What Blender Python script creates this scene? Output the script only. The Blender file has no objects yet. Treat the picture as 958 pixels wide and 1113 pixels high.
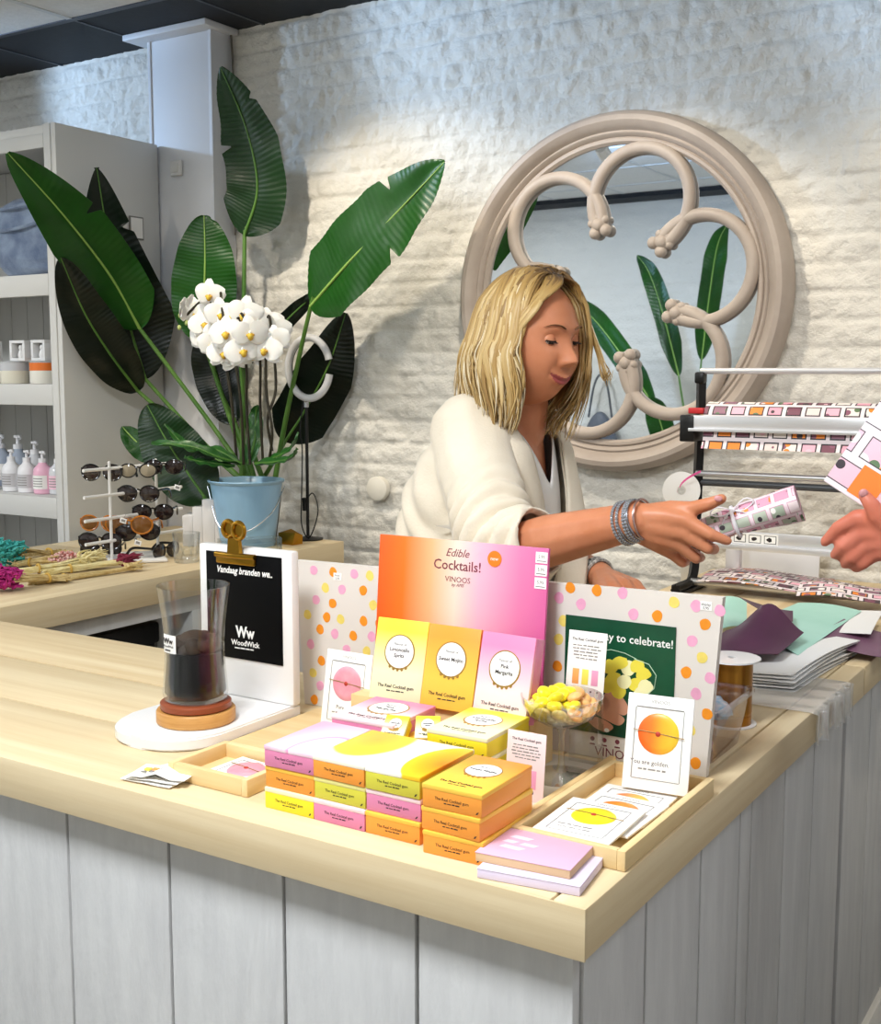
import bpy, bmesh, math, random
from mathutils import Vector, Matrix, Euler, Quaternion, noise
random.seed(7)
C = bpy.context.scene.collection
PI = math.pi
V = Vector

# ------------------------------------------------------------------ camera
FPX, CXP, CYP = 1296.0, 479.0, 556.5
PITCH = math.atan(148 / FPX)
YAW = math.radians(32.35)
EYE = 1.5
cam_d = bpy.data.cameras.new('camera')
cam = bpy.data.objects.new('camera', cam_d)
C.objects.link(cam)
cam.location = (0, 0, EYE)
cam.rotation_euler = (PI / 2 - PITCH, 0, YAW)
cam_d.sensor_fit = 'HORIZONTAL'
cam_d.sensor_width = 36
cam_d.lens = 36 * FPX / 958
cam_d.clip_start = .02
bpy.context.scene.camera = cam


def ray(x, y):
    dx = (x - CXP) / FPX
    dy = (y - CYP) / FPX
    f = math.cos(PITCH) - dy * math.sin(PITCH)
    d = math.sin(PITCH) + dy * math.cos(PITCH)
    return V((-math.sin(YAW) * f + math.cos(YAW) * dx, math.cos(YAW) * f + math.sin(YAW) * dx, -d))


def PZ(x, y, z=.95):
    r = ray(x, y)
    return V((0, 0, EYE)) + r * ((z - EYE) / r.z)


def PY(x, y, Y):
    r = ray(x, y)
    return V((0, 0, EYE)) + r * (Y / r.y)


def PX(x, y, X):
    r = ray(x, y)
    return V((0, 0, EYE)) + r * (X / r.x)


# ------------------------------------------------------------------ helpers
def lin(c):
    return c / 12.92 if c <= .04045 else ((c + .055) / 1.055) ** 2.4


def hx(s):
    s = s.lstrip('#')
    return tuple(lin(int(s[i:i + 2], 16) / 255) for i in (0, 2, 4))


MATS = {}


def mat(name, col, rough=.5, metal=0.0, var=0.0, vs=6.0, st=(1, 1, 1), bump=0.0, bs=60.0, bst=None, col2=None,
        trans=0.0, sss=0.0, spec=.5, coat=0.0, ior=1.45, alpha=1.0, emit=0.0, sheen=0.0):
    if name in MATS:
        return MATS[name]
    m = bpy.data.materials.new(name)
    m.use_nodes = True
    nt = m.node_tree
    b = nt.nodes['Principled BSDF']
    c = hx(col) if isinstance(col, str) else col
    b.inputs['Base Color'].default_value = (*c, 1)
    b.inputs['Roughness'].default_value = rough
    b.inputs['Metallic'].default_value = metal
    b.inputs['Specular IOR Level'].default_value = spec
    b.inputs['IOR'].default_value = ior
    b.inputs['Transmission Weight'].default_value = trans
    b.inputs['Coat Weight'].default_value = coat
    b.inputs['Alpha'].default_value = alpha
    b.inputs['Sheen Weight'].default_value = sheen
    if sss:
        b.inputs['Subsurface Weight'].default_value = sss
        b.inputs['Subsurface Radius'].default_value = (.012, .004, .002)
        b.inputs['Subsurface Scale'].default_value = 1.0
    if emit:
        b.inputs['Emission Color'].default_value = (*c, 1)
        b.inputs['Emission Strength'].default_value = emit
    if var or bump or col2:
        tc = nt.nodes.new('ShaderNodeTexCoord')
        mp = nt.nodes.new('ShaderNodeMapping')
        mp.inputs['Scale'].default_value = st
        nt.links.new(tc.outputs['Object'], mp.inputs['Vector'])
        if var or col2:
            n = nt.nodes.new('ShaderNodeTexNoise')
            n.inputs['Scale'].default_value = vs
            n.inputs['Detail'].default_value = 6
            n.inputs['Roughness'].default_value = .6
            nt.links.new(mp.outputs['Vector'], n.inputs['Vector'])
            r = nt.nodes.new('ShaderNodeValToRGB')
            c2 = (hx(col2) if isinstance(col2, str) else col2) if col2 else tuple(min(1, x * (1 + var)) for x in c)
            c1 = c if col2 else tuple(x * (1 - var) for x in c)
            r.color_ramp.elements[0].position = .32
            r.color_ramp.elements[0].color = (*c1, 1)
            r.color_ramp.elements[1].position = .68
            r.color_ramp.elements[1].color = (*c2, 1)
            nt.links.new(n.outputs['Fac'], r.inputs['Fac'])
            nt.links.new(r.outputs['Color'], b.inputs['Base Color'])
        if bump:
            n2 = nt.nodes.new('ShaderNodeTexNoise')
            n2.inputs['Scale'].default_value = bs
            n2.inputs['Detail'].default_value = 4
            mp2 = nt.nodes.new('ShaderNodeMapping')
            mp2.inputs['Scale'].default_value = bst or st
            nt.links.new(tc.outputs['Object'], mp2.inputs['Vector'])
            nt.links.new(mp2.outputs['Vector'], n2.inputs['Vector'])
            bp = nt.nodes.new('ShaderNodeBump')
            bp.inputs['Strength'].default_value = bump
            bp.inputs['Distance'].default_value = .01
            nt.links.new(n2.outputs['Fac'], bp.inputs['Height'])
            nt.links.new(bp.outputs['Normal'], b.inputs['Normal'])
    MATS[name] = m
    return m


def grad(name, stops, axis=0, rough=.45, rot=None, coat=0.0, spherical=None):
    """printed colour gradient over an object's own bounding box"""
    if name in MATS:
        return MATS[name]
    m = bpy.data.materials.new(name)
    m.use_nodes = True
    nt = m.node_tree
    b = nt.nodes['Principled BSDF']
    b.inputs['Roughness'].default_value = rough
    b.inputs['Coat Weight'].default_value = coat
    tc = nt.nodes.new('ShaderNodeTexCoord')
    r = nt.nodes.new('ShaderNodeValToRGB')
    while len(r.color_ramp.elements) < len(stops):
        r.color_ramp.elements.new(.5)
    for e, (p, c) in zip(r.color_ramp.elements, stops):
        e.position = p
        e.color = (*(hx(c) if isinstance(c, str) else c), 1)
    if spherical:
        mp = nt.nodes.new('ShaderNodeVectorMath')
        mp.operation = 'SUBTRACT'
        mp.inputs[1].default_value = (*spherical, 0)
        nt.links.new(tc.outputs['Generated'], mp.inputs[0])
        sp = nt.nodes.new('ShaderNodeSeparateXYZ')
        nt.links.new(mp.outputs[0], sp.inputs[0])
        cb = nt.nodes.new('ShaderNodeCombineXYZ')
        nt.links.new(sp.outputs[0], cb.inputs[0])
        nt.links.new(sp.outputs[1], cb.inputs[1])
        ln = nt.nodes.new('ShaderNodeVectorMath')
        ln.operation = 'LENGTH'
        nt.links.new(cb.outputs[0], ln.inputs[0])
        nt.links.new(ln.outputs['Value'], r.inputs['Fac'])
    else:
        sp = nt.nodes.new('ShaderNodeSeparateXYZ')
        nt.links.new(tc.outputs['Generated'], sp.inputs[0])
        nt.links.new(sp.outputs[axis], r.inputs['Fac'])
    nt.links.new(r.outputs['Color'], b.inputs['Base Color'])
    MATS[name] = m
    return m


ROOTM = {}


def rootm(o):
    while o.parent is not None:
        o = o.parent
    return Matrix.LocRotScale(o.location, o.rotation_euler, o.scale)


def obj(name, bm, mats, parent=None, world=False, ang=40, loc=None):
    """link a bmesh as ONE mesh object; world=True: vertices are in world space"""
    if world and parent is not None:
        bm.transform(rootm(parent).inverted())
    if loc is not None:
        bm.transform(Matrix.Translation(-V(loc)))
    me = bpy.data.meshes.new(name)
    bm.to_mesh(me)
    bm.free()
    for m in (mats if isinstance(mats, (list, tuple)) else [mats]):
        me.materials.append(m)
    me.polygons.foreach_set('use_smooth', [True] * len(me.polygons))
    me.set_sharp_from_angle(angle=math.radians(ang))
    o = bpy.data.objects.new(name, me)
    C.objects.link(o)
    if loc is not None:
        o.location = loc
    if parent is not None:
        o.parent = parent
    return o


def tag(o, label, cat, group=None, kind=None):
    o['label'] = label
    o['category'] = cat
    if group:
        o['group'] = group
    if kind:
        o['kind'] = kind
    return o


def thing(name, label, cat, loc=(0, 0, 0), rot=(0, 0, 0), group=None):
    o = bpy.data.objects.new(name, None)
    C.objects.link(o)
    o.empty_display_size = .05
    o.location = loc
    o.rotation_euler = rot if not isinstance(rot, (int, float)) else (0, 0, rot)
    return tag(o, label, cat, group)


def struct(name, bm, m, parent=None, **k):
    o = obj(name, bm, m, parent, **k)
    if parent is None:
        o['kind'] = 'structure'
    return o


def dup(root, loc=None, rot=None, label=None, group=None):
    r = root.copy()
    C.objects.link(r)
    if loc is not None:
        r.location = loc
    if rot is not None:
        r.rotation_euler = rot
    if label:
        r['label'] = label
    if group:
        r['group'] = group
    for ch in list(root.children):
        c = ch.copy()
        C.objects.link(c)
        c.parent = r
        for g in ch.children:
            d = g.copy()
            C.objects.link(d)
            d.parent = c
    return r


def NB():
    return bmesh.new()


def absorb(bm, tb, M=None, mi=0):
    """append bmesh tb to bm"""
    if M is not None:
        bmesh.ops.transform(tb, matrix=M, verts=tb.verts)
    me = bpy.data.meshes.new('t')
    for f in tb.faces:
        f.material_index = mi
    tb.to_mesh(me)
    tb.free()
    bm.from_mesh(me)
    bpy.data.meshes.remove(me)


def box(bm, c, s, bev=.002, M=None, mi=0, seg=2, rot=None):
    t = NB()
    bmesh.ops.create_cube(t, size=1)
    bmesh.ops.scale(t, vec=s, verts=t.verts)
    if bev:
        bmesh.ops.bevel(t, geom=t.edges[:], offset=min(bev, min(s) * .45), segments=seg, affect='EDGES', profile=.5)
    m = Matrix.Translation(c)
    if rot is not None:
        m = m @ (rot.to_4x4() if isinstance(rot, Matrix) else Euler(rot).to_matrix().to_4x4())
    if M is not None:
        m = M @ m
    absorb(bm, t, m, mi)


def bx(bm, x0, x1, y0, y1, z0, z1, bev=.002, M=None, mi=0):
    box(bm, ((x0 + x1) / 2, (y0 + y1) / 2, (z0 + z1) / 2), (abs(x1 - x0), abs(y1 - y0), abs(z1 - z0)), bev, M, mi)


def lathe(bm, prof, n=32, M=None, mi=0):
    rings = []
    M = M or Matrix.Identity(4)
    for r, z in prof:
        if r < 1e-5:
            rings.append([bm.verts.new(M @ V((0, 0, z)))])
        else:
            rings.append([bm.verts.new(M @ V((r * math.cos(2 * PI * k / n), r * math.sin(2 * PI * k / n), z))) for k in range(n)])
    for a, b in zip(rings, rings[1:]):
        for k in range(n):
            j = (k + 1) % n
            if len(a) == 1 and len(b) == 1:
                continue
            if len(a) == 1:
                f = bm.faces.new((a[0], b[j], b[k]))
            elif len(b) == 1:
                f = bm.faces.new((a[k], a[j], b[0]))
            else:
                f = bm.faces.new((a[k], a[j], b[j], b[k]))
            f.material_index = mi


def spline(pts, n):
    """Catmull-Rom through pts (Vectors of any size), n samples"""
    P = [V(p) for p in pts]
    if len(P) == 2:
        return [P[0].lerp(P[1], k / (n - 1)) for k in range(n)]
    out = []
    m = len(P) - 1
    for k in range(n):
        t = k / (n - 1) * m
        i = min(int(t), m - 1)
        u = t - i
        p1, p2 = P[i], P[i + 1]
        p0 = P[i - 1] if i > 0 else p1 * 2 - p2
        p3 = P[i + 2] if i + 2 <= m else p2 * 2 - p1
        out.append(.5 * ((2 * p1) + (p2 - p0) * u + (2 * p0 - 5 * p1 + 4 * p2 - p3) * u * u + (3 * p1 - p0 - 3 * p2 + p3) * u ** 3))
    return out


def tube(bm, pts, r, n=8, mi=0, closed=False, flat=1.0, up=None, caps=True):
    P = [V(p) for p in pts]
    N = len(P)
    R = r if isinstance(r, (list, tuple)) else [r] * N
    T = []
    for i in range(N):
        if closed:
            t = P[(i + 1) % N] - P[i - 1]
        else:
            t = P[min(i + 1, N - 1)] - P[max(i - 1, 0)]
        T.append(t.normalized() if t.length > 1e-9 else V((0, 0, 1)))
    u = V(up) if up is not None else (V((0, 0, 1)) if abs(T[0].z) < .9 else V((1, 0, 0)))
    u = (u - T[0] * u.dot(T[0])).normalized()
    rings = []
    for i in range(N):
        u = (u - T[i] * u.dot(T[i]))
        u = u.normalized() if u.length > 1e-6 else T[i].orthogonal().normalized()
        w = T[i].cross(u)
        rings.append([bm.verts.new(P[i] + (u * math.cos(2 * PI * k / n) * flat + w * math.sin(2 * PI * k / n)) * R[i]) for k in range(n)])
    rng = range(N) if closed else range(N - 1)
    for i in rng:
        a, b = rings[i], rings[(i + 1) % N]
        for k in range(n):
            j = (k + 1) % n
            f = bm.faces.new((a[k], a[j], b[j], b[k]))
            f.material_index = mi
    if caps and not closed:
        for rr, rev in ((rings[0], True), (rings[-1], False)):
            f = bm.faces.new(rr[::-1] if rev else rr)
            f.material_index = mi


def prism(bm, poly, z0, z1, M=None, mi=0):
    M = M or Matrix.Identity(4)
    a = [bm.verts.new(M @ V((x, y, z0))) for x, y in poly]
    b = [bm.verts.new(M @ V((x, y, z1))) for x, y in poly]
    n = len(poly)
    fs = [bm.faces.new(a[::-1]), bm.faces.new(b)]
    for k in range(n):
        fs.append(bm.faces.new((a[k], a[(k + 1) % n], b[(k + 1) % n], b[k])))
    for f in fs:
        f.material_index = mi


def ell(cx, cy, rx, ry, n=28, jit=0.0, rnd=None):
    ph = (rnd or random).random() * 6
    return [(cx + rx * math.cos(2 * PI * k / n) * (1 + jit * math.sin(3 * 2 * PI * k / n + ph)), cy + ry * math.sin(2 * PI * k / n) * (1 + jit * math.sin(2 * 2 * PI * k / n + ph))) for k in range(n)]


def ball(bm, c, s, mi=0, seg=16, M=None, rot=None):
    t = NB()
    bmesh.ops.create_uvsphere(t, u_segments=seg, v_segments=max(6, seg * 2 // 3), radius=1)
    m = Matrix.Translation(c)
    if rot is not None:
        m = m @ (rot.to_4x4() if isinstance(rot, Matrix) else Euler(rot).to_matrix().to_4x4())
    m = m @ Matrix.Diagonal((*(s if isinstance(s, (tuple, list, Vector)) else (s, s, s)), 1))
    if M is not None:
        m = M @ m
    absorb(bm, t, m, mi)


def grid(bm, fn, nu, nv, mi=0, closeu=False):
    vs = [[bm.verts.new(fn(i / (nu if closeu else nu - 1), j / (nv - 1))) for j in range(nv)] for i in range(nu)]
    for i in range(nu if closeu else nu - 1):
        for j in range(nv - 1):
            i2 = (i + 1) % nu
            f = bm.faces.new((vs[i][j], vs[i2][j], vs[i2][j + 1], vs[i][j + 1]))
            f.material_index = mi
    return vs


def thicken(bm, t):
    """give an open sheet real thickness"""
    bm.normal_update()
    bmesh.ops.solidify(bm, geom=bm.faces[:], thickness=t)


def text(bm, s, size, M, mi=0, align='CENTER', bold=0.0, shear=0.0, res=2, wide=1.0):
    """printed lettering: thin raised letters on a surface; M maps (x right, y up, z out)"""
    cu = bpy.data.curves.new('t', 'FONT')
    cu.body = s
    cu.size = size
    cu.align_x = align
    cu.align_y = 'CENTER'
    cu.resolution_u = res
    cu.offset = bold
    cu.shear = shear
    cu.extrude = .00012
    o = bpy.data.objects.new('t', cu)
    C.objects.link(o)
    dg = bpy.context.evaluated_depsgraph_get()
    me = bpy.data.meshes.new_from_object(o.evaluated_get(dg))
    bpy.data.objects.remove(o)
    bpy.data.curves.remove(cu)
    me.transform(M @ Matrix.Diagonal((wide, 1, 1, 1)))
    me.materials.clear()
    t = NB()
    t.from_mesh(me)
    for f in t.faces:
        f.material_index = mi
    t.to_mesh(me)
    t.free()
    bm.from_mesh(me)
    bpy.data.meshes.remove(me)


def frame_m(o, xdir, ydir):
    """matrix with origin o, x along xdir, y along ydir, z = x cross y"""
    x = V(xdir).normalized()
    y = V(ydir)
    y = (y - x * y.dot(x)).normalized()
    z = x.cross(y)
    return Matrix(((x.x, y.x, z.x, o[0]), (x.y, y.y, z.y, o[1]), (x.z, y.z, z.z, o[2]), (0, 0, 0, 1)))


# ------------------------------------------------------------------ shared materials
def wood(name, c1, c2, along, rough=.5, scale=3.0):
    st = {'x': (.35, 9, 9), 'y': (9, .35, 9), 'z': (9, 9, .35)}[along]
    return mat(name, c1, rough, col2=c2, vs=scale, st=st, bump=.06, bs=8, spec=.3)


PINE_X = wood('pale_pine_grain_x', '#d0b88f', '#e1cfab', 'x')
PINE_Y = wood('pale_pine_grain_y', '#d0b88f', '#e1cfab', 'y')
TRAYX = wood('tray_pine_x', '#dcb981', '#ecd29f', 'x')
TRAYY = wood('tray_pine_y', '#dcb981', '#ecd29f', 'y')
PANEL = mat('whitewashed_planks', '#c3c2c1', .7, col2='#d0cfcd', vs=5, st=(6, 6, .9), bump=.2, bs=20, bst=(5, 5, 1.2), spec=.2)
WHITE = mat('white_paint', '#e9e9ea', .5)
WHITEG = mat('white_gloss', '#f2f2f2', .2, coat=.3)
PAPER = mat('white_paper', '#f4f2ee', .7)
BLACK = mat('black_satin', '#0c0c0d', .4)
INK = mat('dark_print', '#2a2322', .7)
INKR = mat('wine_print', '#7a3a46', .7)
GREYP = mat('grey_print', '#8d8a86', .7)
GOLD = mat('brass', '#b98a2e', .28, metal=1)
GOLDP = mat('gold_print', '#b58f45', .35, metal=.6)
STEEL = mat('steel', '#c9ccd0', .25, metal=1)
ALU = mat('aluminium', '#cfd2d6', .35, metal=.85)
GLASS = mat('clear_glass', '#ffffff', .02, trans=1.0, ior=1.45)
GREENL = mat('leaf_green', '#1f5a12', .32, col2='#2f7a1c', vs=3, spec=.5)
GREEND = mat('leaf_deep_green', '#0c2410', .35, col2='#143418', vs=3, spec=.4)
MIDRIB = mat('leaf_midrib', '#8fb356', .4)
STEM = mat('leaf_stem', '#3d6a24', .45, col2='#5d8436', vs=5)


def thin_glass(name, tint='#ffffff', rough=.02, base=.07, edge=.75):
    """thin-walled clear glass: mostly see-through, mirror-like towards its edges"""
    if name in MATS:
        return MATS[name]
    m = bpy.data.materials.new(name)
    m.use_nodes = True
    nt = m.node_tree
    nt.nodes.remove(nt.nodes['Principled BSDF'])
    tr = nt.nodes.new('ShaderNodeBsdfTransparent'); tr.inputs[0].default_value = (*hx(tint), 1)
    gl = nt.nodes.new('ShaderNodeBsdfGlossy'); gl.inputs['Roughness'].default_value = rough
    lw = nt.nodes.new('ShaderNodeLayerWeight'); lw.inputs[0].default_value = .35
    mr_ = nt.nodes.new('ShaderNodeMapRange'); mr_.inputs[3].default_value = base; mr_.inputs[4].default_value = edge
    nt.links.new(lw.outputs['Facing'], mr_.inputs[0])
    mx = nt.nodes.new('ShaderNodeMixShader')
    nt.links.new(mr_.outputs[0], mx.inputs[0]); nt.links.new(tr.outputs[0], mx.inputs[1]); nt.links.new(gl.outputs[0], mx.inputs[2])
    nt.links.new(mx.outputs[0], nt.nodes['Material Output'].inputs['Surface'])
    MATS[name] = m
    return m




def scribble(bm, w, h, M, mi, seed=1, th=.0002, shear=0.0):
    """a line of print too small to read: uneven word-length strokes"""
    r = random.Random(seed)
    x = -w / 2
    while x < w / 2 - h:
        l = min(w / 2 - x, h * r.uniform(1.0, 3.2))
        y0, y1 = -h * r.uniform(.22, .34), h * r.uniform(.2, .36)
        prism(bm, [(x + shear * y0, y0), (x + l + shear * y0, y0), (x + l + shear * y1, y1), (x + shear * y1, y1)], 0, th, M, mi)
        x += l + h * r.uniform(.35, .6)
# ------------------------------------------------------------------ the setting
def wall_material():
    m = bpy.data.materials.new('rough_painted_brick')
    m.use_nodes = True
    nt = m.node_tree
    b = nt.nodes['Principled BSDF']
    b.inputs['Roughness'].default_value = .75
    b.inputs['Specular IOR Level'].default_value = .25
    tc = nt.nodes.new('ShaderNodeTexCoord')
    n = nt.nodes.new('ShaderNodeTexNoise')
    n.inputs['Scale'].default_value = 3
    nt.links.new(tc.outputs['Object'], n.inputs['Vector'])
    r = nt.nodes.new('ShaderNodeValToRGB')
    r.color_ramp.elements[0].color = (*hx('#dedad0'), 1)
    r.color_ramp.elements[1].color = (*hx('#eae7df'), 1)
    nt.links.new(n.outputs['Fac'], r.inputs['Fac'])
    nt.links.new(r.outputs['Color'], b.inputs['Base Color'])
    n2 = nt.nodes.new('ShaderNodeTexNoise')
    n2.inputs['Scale'].default_value = 55
    n2.inputs['Detail'].default_value = 5
    n2.inputs['Roughness'].default_value = .65
    nt.links.new(tc.outputs['Object'], n2.inputs['Vector'])
    bp = nt.nodes.new('ShaderNodeBump')
    bp.inputs['Strength'].default_value = .8
    bp.inputs['Distance'].default_value = .01
    nt.links.new(n2.outputs['Fac'], bp.inputs['Height'])
    nt.links.new(bp.outputs['Normal'], b.inputs['Normal'])
    return m


WALL = wall_material()
WY, CEIL = 3.3, 2.71


def rough_h(x, z, rnd_seed=0.0):
    """split-face brick relief: courses 75 mm high, running bond"""
    ch, bl = .075, .235
    row = math.floor(z / ch)
    fz = z / ch - row
    off = (row % 2) * .5 + .13 * math.sin(row * 12.9)
    fx = x / bl + off
    col = math.floor(fx)
    fx -= col
    ez = min(fz, 1 - fz) * ch
    ex = min(fx, 1 - fx) * bl
    j = min(1, ez / .012) ** .6 * (.55 + .45 * min(1, ex / .010))
    base = .5 + .5 * math.sin(col * 17.3 + row * 7.1)
    nz = noise.noise((x * 16, row * 3.7 + fz * 1.6, rnd_seed)) * .6 + noise.noise((x * 38, z * 38, 4 + rnd_seed)) * .5 + .3 * noise.noise((x * 80, z * 80, 9 + rnd_seed))
    return .017 * (j * (.55 + .18 * base + .80 * nz) - .55)


def brick_wall(name, x0, x1, y, face, nx, nz, x_fine=None):
    bm = NB()

    def fn(u, v):
        x = x0 + (x1 - x0) * u
        z = CEIL * v
        return V((x, y + face * rough_h(x, z, y), z))
    grid(bm, fn, nx, nz)
    if face > 0:
        bmesh.ops.reverse_faces(bm, faces=bm.faces[:])
    # give the wall its depth
    bx(bm, x0, x1, y - face * .02, y - face * .12, 0, CEIL, 0)
    return struct(name, bm, WALL, ang=180)


brick_wall('wall_back', -4.9, 1.6, WY, -1, 720, 320)
brick_wall('wall_front', -5.2, 1.6, -1.25, 1, 300, 130)
PLAIN = mat('plain_plaster', '#dcdad6', .8, bump=.05, bs=40)
b = NB(); bx(b, -5.02, -4.9, -1.25, WY, 0, CEIL, 0); struct('wall_left', b, PLAIN)
b = NB(); bx(b, 1.6, 1.72, -1.25, WY, 0, CEIL, 0); struct('wall_right', b, PLAIN)
FLOOR = mat('grey_vinyl_floor', '#8f8d8b', .45, col2='#a09e9a', vs=2, st=(6, .6, 1))
b = NB(); bx(b, -5.0, 1.7, -1.35, WY + .1, -.06, 0, 0); struct('floor', b, FLOOR)
# ceiling: white mineral tiles, with a row of black tiles along the back wall
TILEW = mat('white_ceiling_tile', '#dcdcda', .85, var=.05, vs=60, bump=.1, bs=150)
TILEB = mat('black_ceiling_tile', '#121419', .7, col2='#1b1e24', vs=50)
TBAR = mat('ceiling_grid_bar', '#c9cccd', .5)
TBARD = mat('dark_ceiling_bar', '#3c4048', .5)
b = NB()
YB = 2.905
bx(b, -5.0, 1.7, -1.35, YB, CEIL, CEIL + .04, 0, mi=0)
bx(b, -5.0, 1.7, YB, WY + .1, CEIL, CEIL + .04, 0, mi=1)
x = -3.59 - .6 * 3
while x < 1.6:
    if x > -5:
        bx(b, x - .012, x + .012, -1.3, YB, CEIL - .003, CEIL, 0, mi=2)
        bx(b, x - .006, x + .006, YB, WY, CEIL - .003, CEIL, 0, mi=3)
    x += .515
for y in (YB, YB - .6, YB - 1.2, YB - 1.8, YB - 2.4, YB - 3.0, YB - 3.6):
    bx(b, -4.95, 1.65, y - .012, y + .012, CEIL - .004, CEIL, 0, mi=3 if y == YB else 2)
bx(b, -4.9, 1.6, -1.24, -1.02, CEIL - .03, CEIL, 0, mi=1)
struct('ceiling', b, [TILEW, TILEB, TBAR, TBARD])
# boxed-in column in the back corner, with its flange under the ceiling
b = NB()
bx(b, -3.264, -2.957, 3.19, WY - .002, 0, CEIL - .022, .003)
bx(b, -3.33, -2.93, 3.13, WY - .002, CEIL - .022, CEIL - .001, .003)
bx(b, -3.264, -3.25, 3.186, 3.19, 0, CEIL - .022, .001)
bx(b, -2.971, -2.957, 3.186, 3.19, 0, CEIL - .022, .001)
struct('trim_1', b, mat('column_paint', '#dcdde0', .5))
b = NB()
bx(b, -4.9, 1.6, WY - .03, WY - .014, 0, .08, .003)
struct('baseboard_back', b, WHITE)
# cable running down the corner beside the column
b = NB(); tube(b, spline([(-2.948, 3.28, 2.69), (-2.944, 3.282, 2.55), (-2.95, 3.28, 2.3), (-2.946, 3.28, 2.0)], 14), .004, 6)
tag(obj('cable', b, mat('cable_grey', '#6f6a62', .6)), 'thin grey cable running down the corner beside the column', 'cable')
# small square cover plate on the column, round cover plate on the brick wall
b = NB(); c = PY(193, 183, 3.188); box(b, (c.x, 3.183, c.z), (.055, .012, .055), .008, seg=3); box(b, (c.x, 3.176, c.z), (.03, .004, .03), .002)
tag(obj('cover_plate', b, mat('plate_white', '#dedddb', .5), loc=(c.x, 3.188, c.z)), 'small square white cover plate high on the column', 'cover plate')
b = NB(); c = PY(412, 531, 3.28); lathe(b, [(0, .004), (.036, .004), (.041, .0), (.041, -.02), (0, -.02)], 32, Matrix.Translation((c.x, 3.266, c.z)) @ Matrix.Rotation(PI / 2, 4, 'X'))
tag(obj('cover_plate', b, mat('plate_cream', '#e4dfd2', .6), loc=(c.x, 3.29, c.z)), 'round cream blanking plate low on the brick wall', 'cover plate')

# ------------------------------------------------------------------ lights (ceiling spotlights of the shop, added fill panels and wash lamps)
def area(name, loc, size, power, col, rot=(0, 0, 0), sy=None):
    l = bpy.data.lights.new(name, 'AREA')
    l.shape = 'RECTANGLE'
    l.size = size
    l.size_y = sy or size
    l.energy = power
    l.color = col
    o = bpy.data.objects.new(name, l)
    C.objects.link(o)
    o.location = loc
    o.rotation_euler = rot
    return o


def spot(name, loc, aim, power, col, size=70, blend=.4, rad=.03):
    l = bpy.data.lights.new(name, 'SPOT')
    l.energy = power
    l.color = col
    l.spot_size = math.radians(size)
    l.spot_blend = blend
    l.shadow_soft_size = rad
    o = bpy.data.objects.new(name, l)
    C.objects.link(o)
    o.location = loc
    o.rotation_euler = (V(aim) - V(loc)).to_track_quat('-Z', 'Y').to_euler()
    return o


COOL = (.90, .95, 1.0)
WARM = (1.0, .89, .73)
for i, (x, y, pw) in enumerate(((-4.1, .5, 50), (-.9, .2, 60), (.8, 1.4, 9))):  # unseen panels added as cool fill for the upper wall and counter front
    t = thing('fill_panel', ('added square fill light panel above the front of the room, left of the two', 'added square fill light panel above the front of the room, right of the two', 'added square fill light panel above the customer side of the counter')[i], 'ceiling light', (x, y, CEIL))
    f = NB()
    for a in ((-.3, -.28, -.3, .3), (.28, .3, -.3, .3), (-.28, .28, -.3, -.28), (-.28, .28, .28, .3)):
        bx(f, *a, -.018, -.0005, .002)
    obj('frame', f, WHITE, t)
    d = NB(); bx(d, -.28, .28, -.28, .28, -.008, -.002, 0)
    obj('diffuser', d, mat('lit_diffuser', '#eef4ff', .5, emit=1.5), t)
    area('fill_lamp', (x, y, CEIL - .022), .54, pw, COOL)
SPOTS = ((-2.5, 2.25, (-2.15, 3.25, 1.3), 50), (-1.45, 2.45, (-1.4, 3.25, 1.2), 40), (-.1, 2.4, (-.5, 3.25, 1.2), 30),
         (-1.5, .85, (-1.15, 1.45, .95), 11.5), (-.55, .75, (-.72, 1.5, .95), 11), (-2.9, 1.3, (-2.8, 2.5, .95), 22))
for i, (x, y, aim, pw) in enumerate(SPOTS):
    d = (V(aim) - V((x, y, CEIL - .07))).normalized()
    t = thing('ceiling_spotlight', 'black ceiling spotlight %s' % ('above the tall plant', 'above the round mirror', 'above the paper dispenser', 'above the glass candle', 'above the boxed sweets', 'above the sunglasses rack')[i], 'spotlight', (x, y, CEIL))
    f = NB(); lathe(f, [(0, -.001), (.035, -.001), (.035, -.02), (0, -.02)], 20)
    obj('base', f, BLACK, t)
    f = NB()
    q = d.to_track_quat('-Z', 'Y').to_matrix().to_4x4()
    lathe(f, [(0, .05), (.03, .05), (.034, .03), (.034, -.045), (.030, -.045), (.028, -.01), (0, -.01)], 20, Matrix.Translation((0, 0, -.075)) @ q)
    obj('lamp_head', f, BLACK, t)
    spot('spot_lamp', V((x, y, CEIL - .075)) + d * .055, aim, pw, WARM, 84 if i < 3 else 95, .5, .03)
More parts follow.
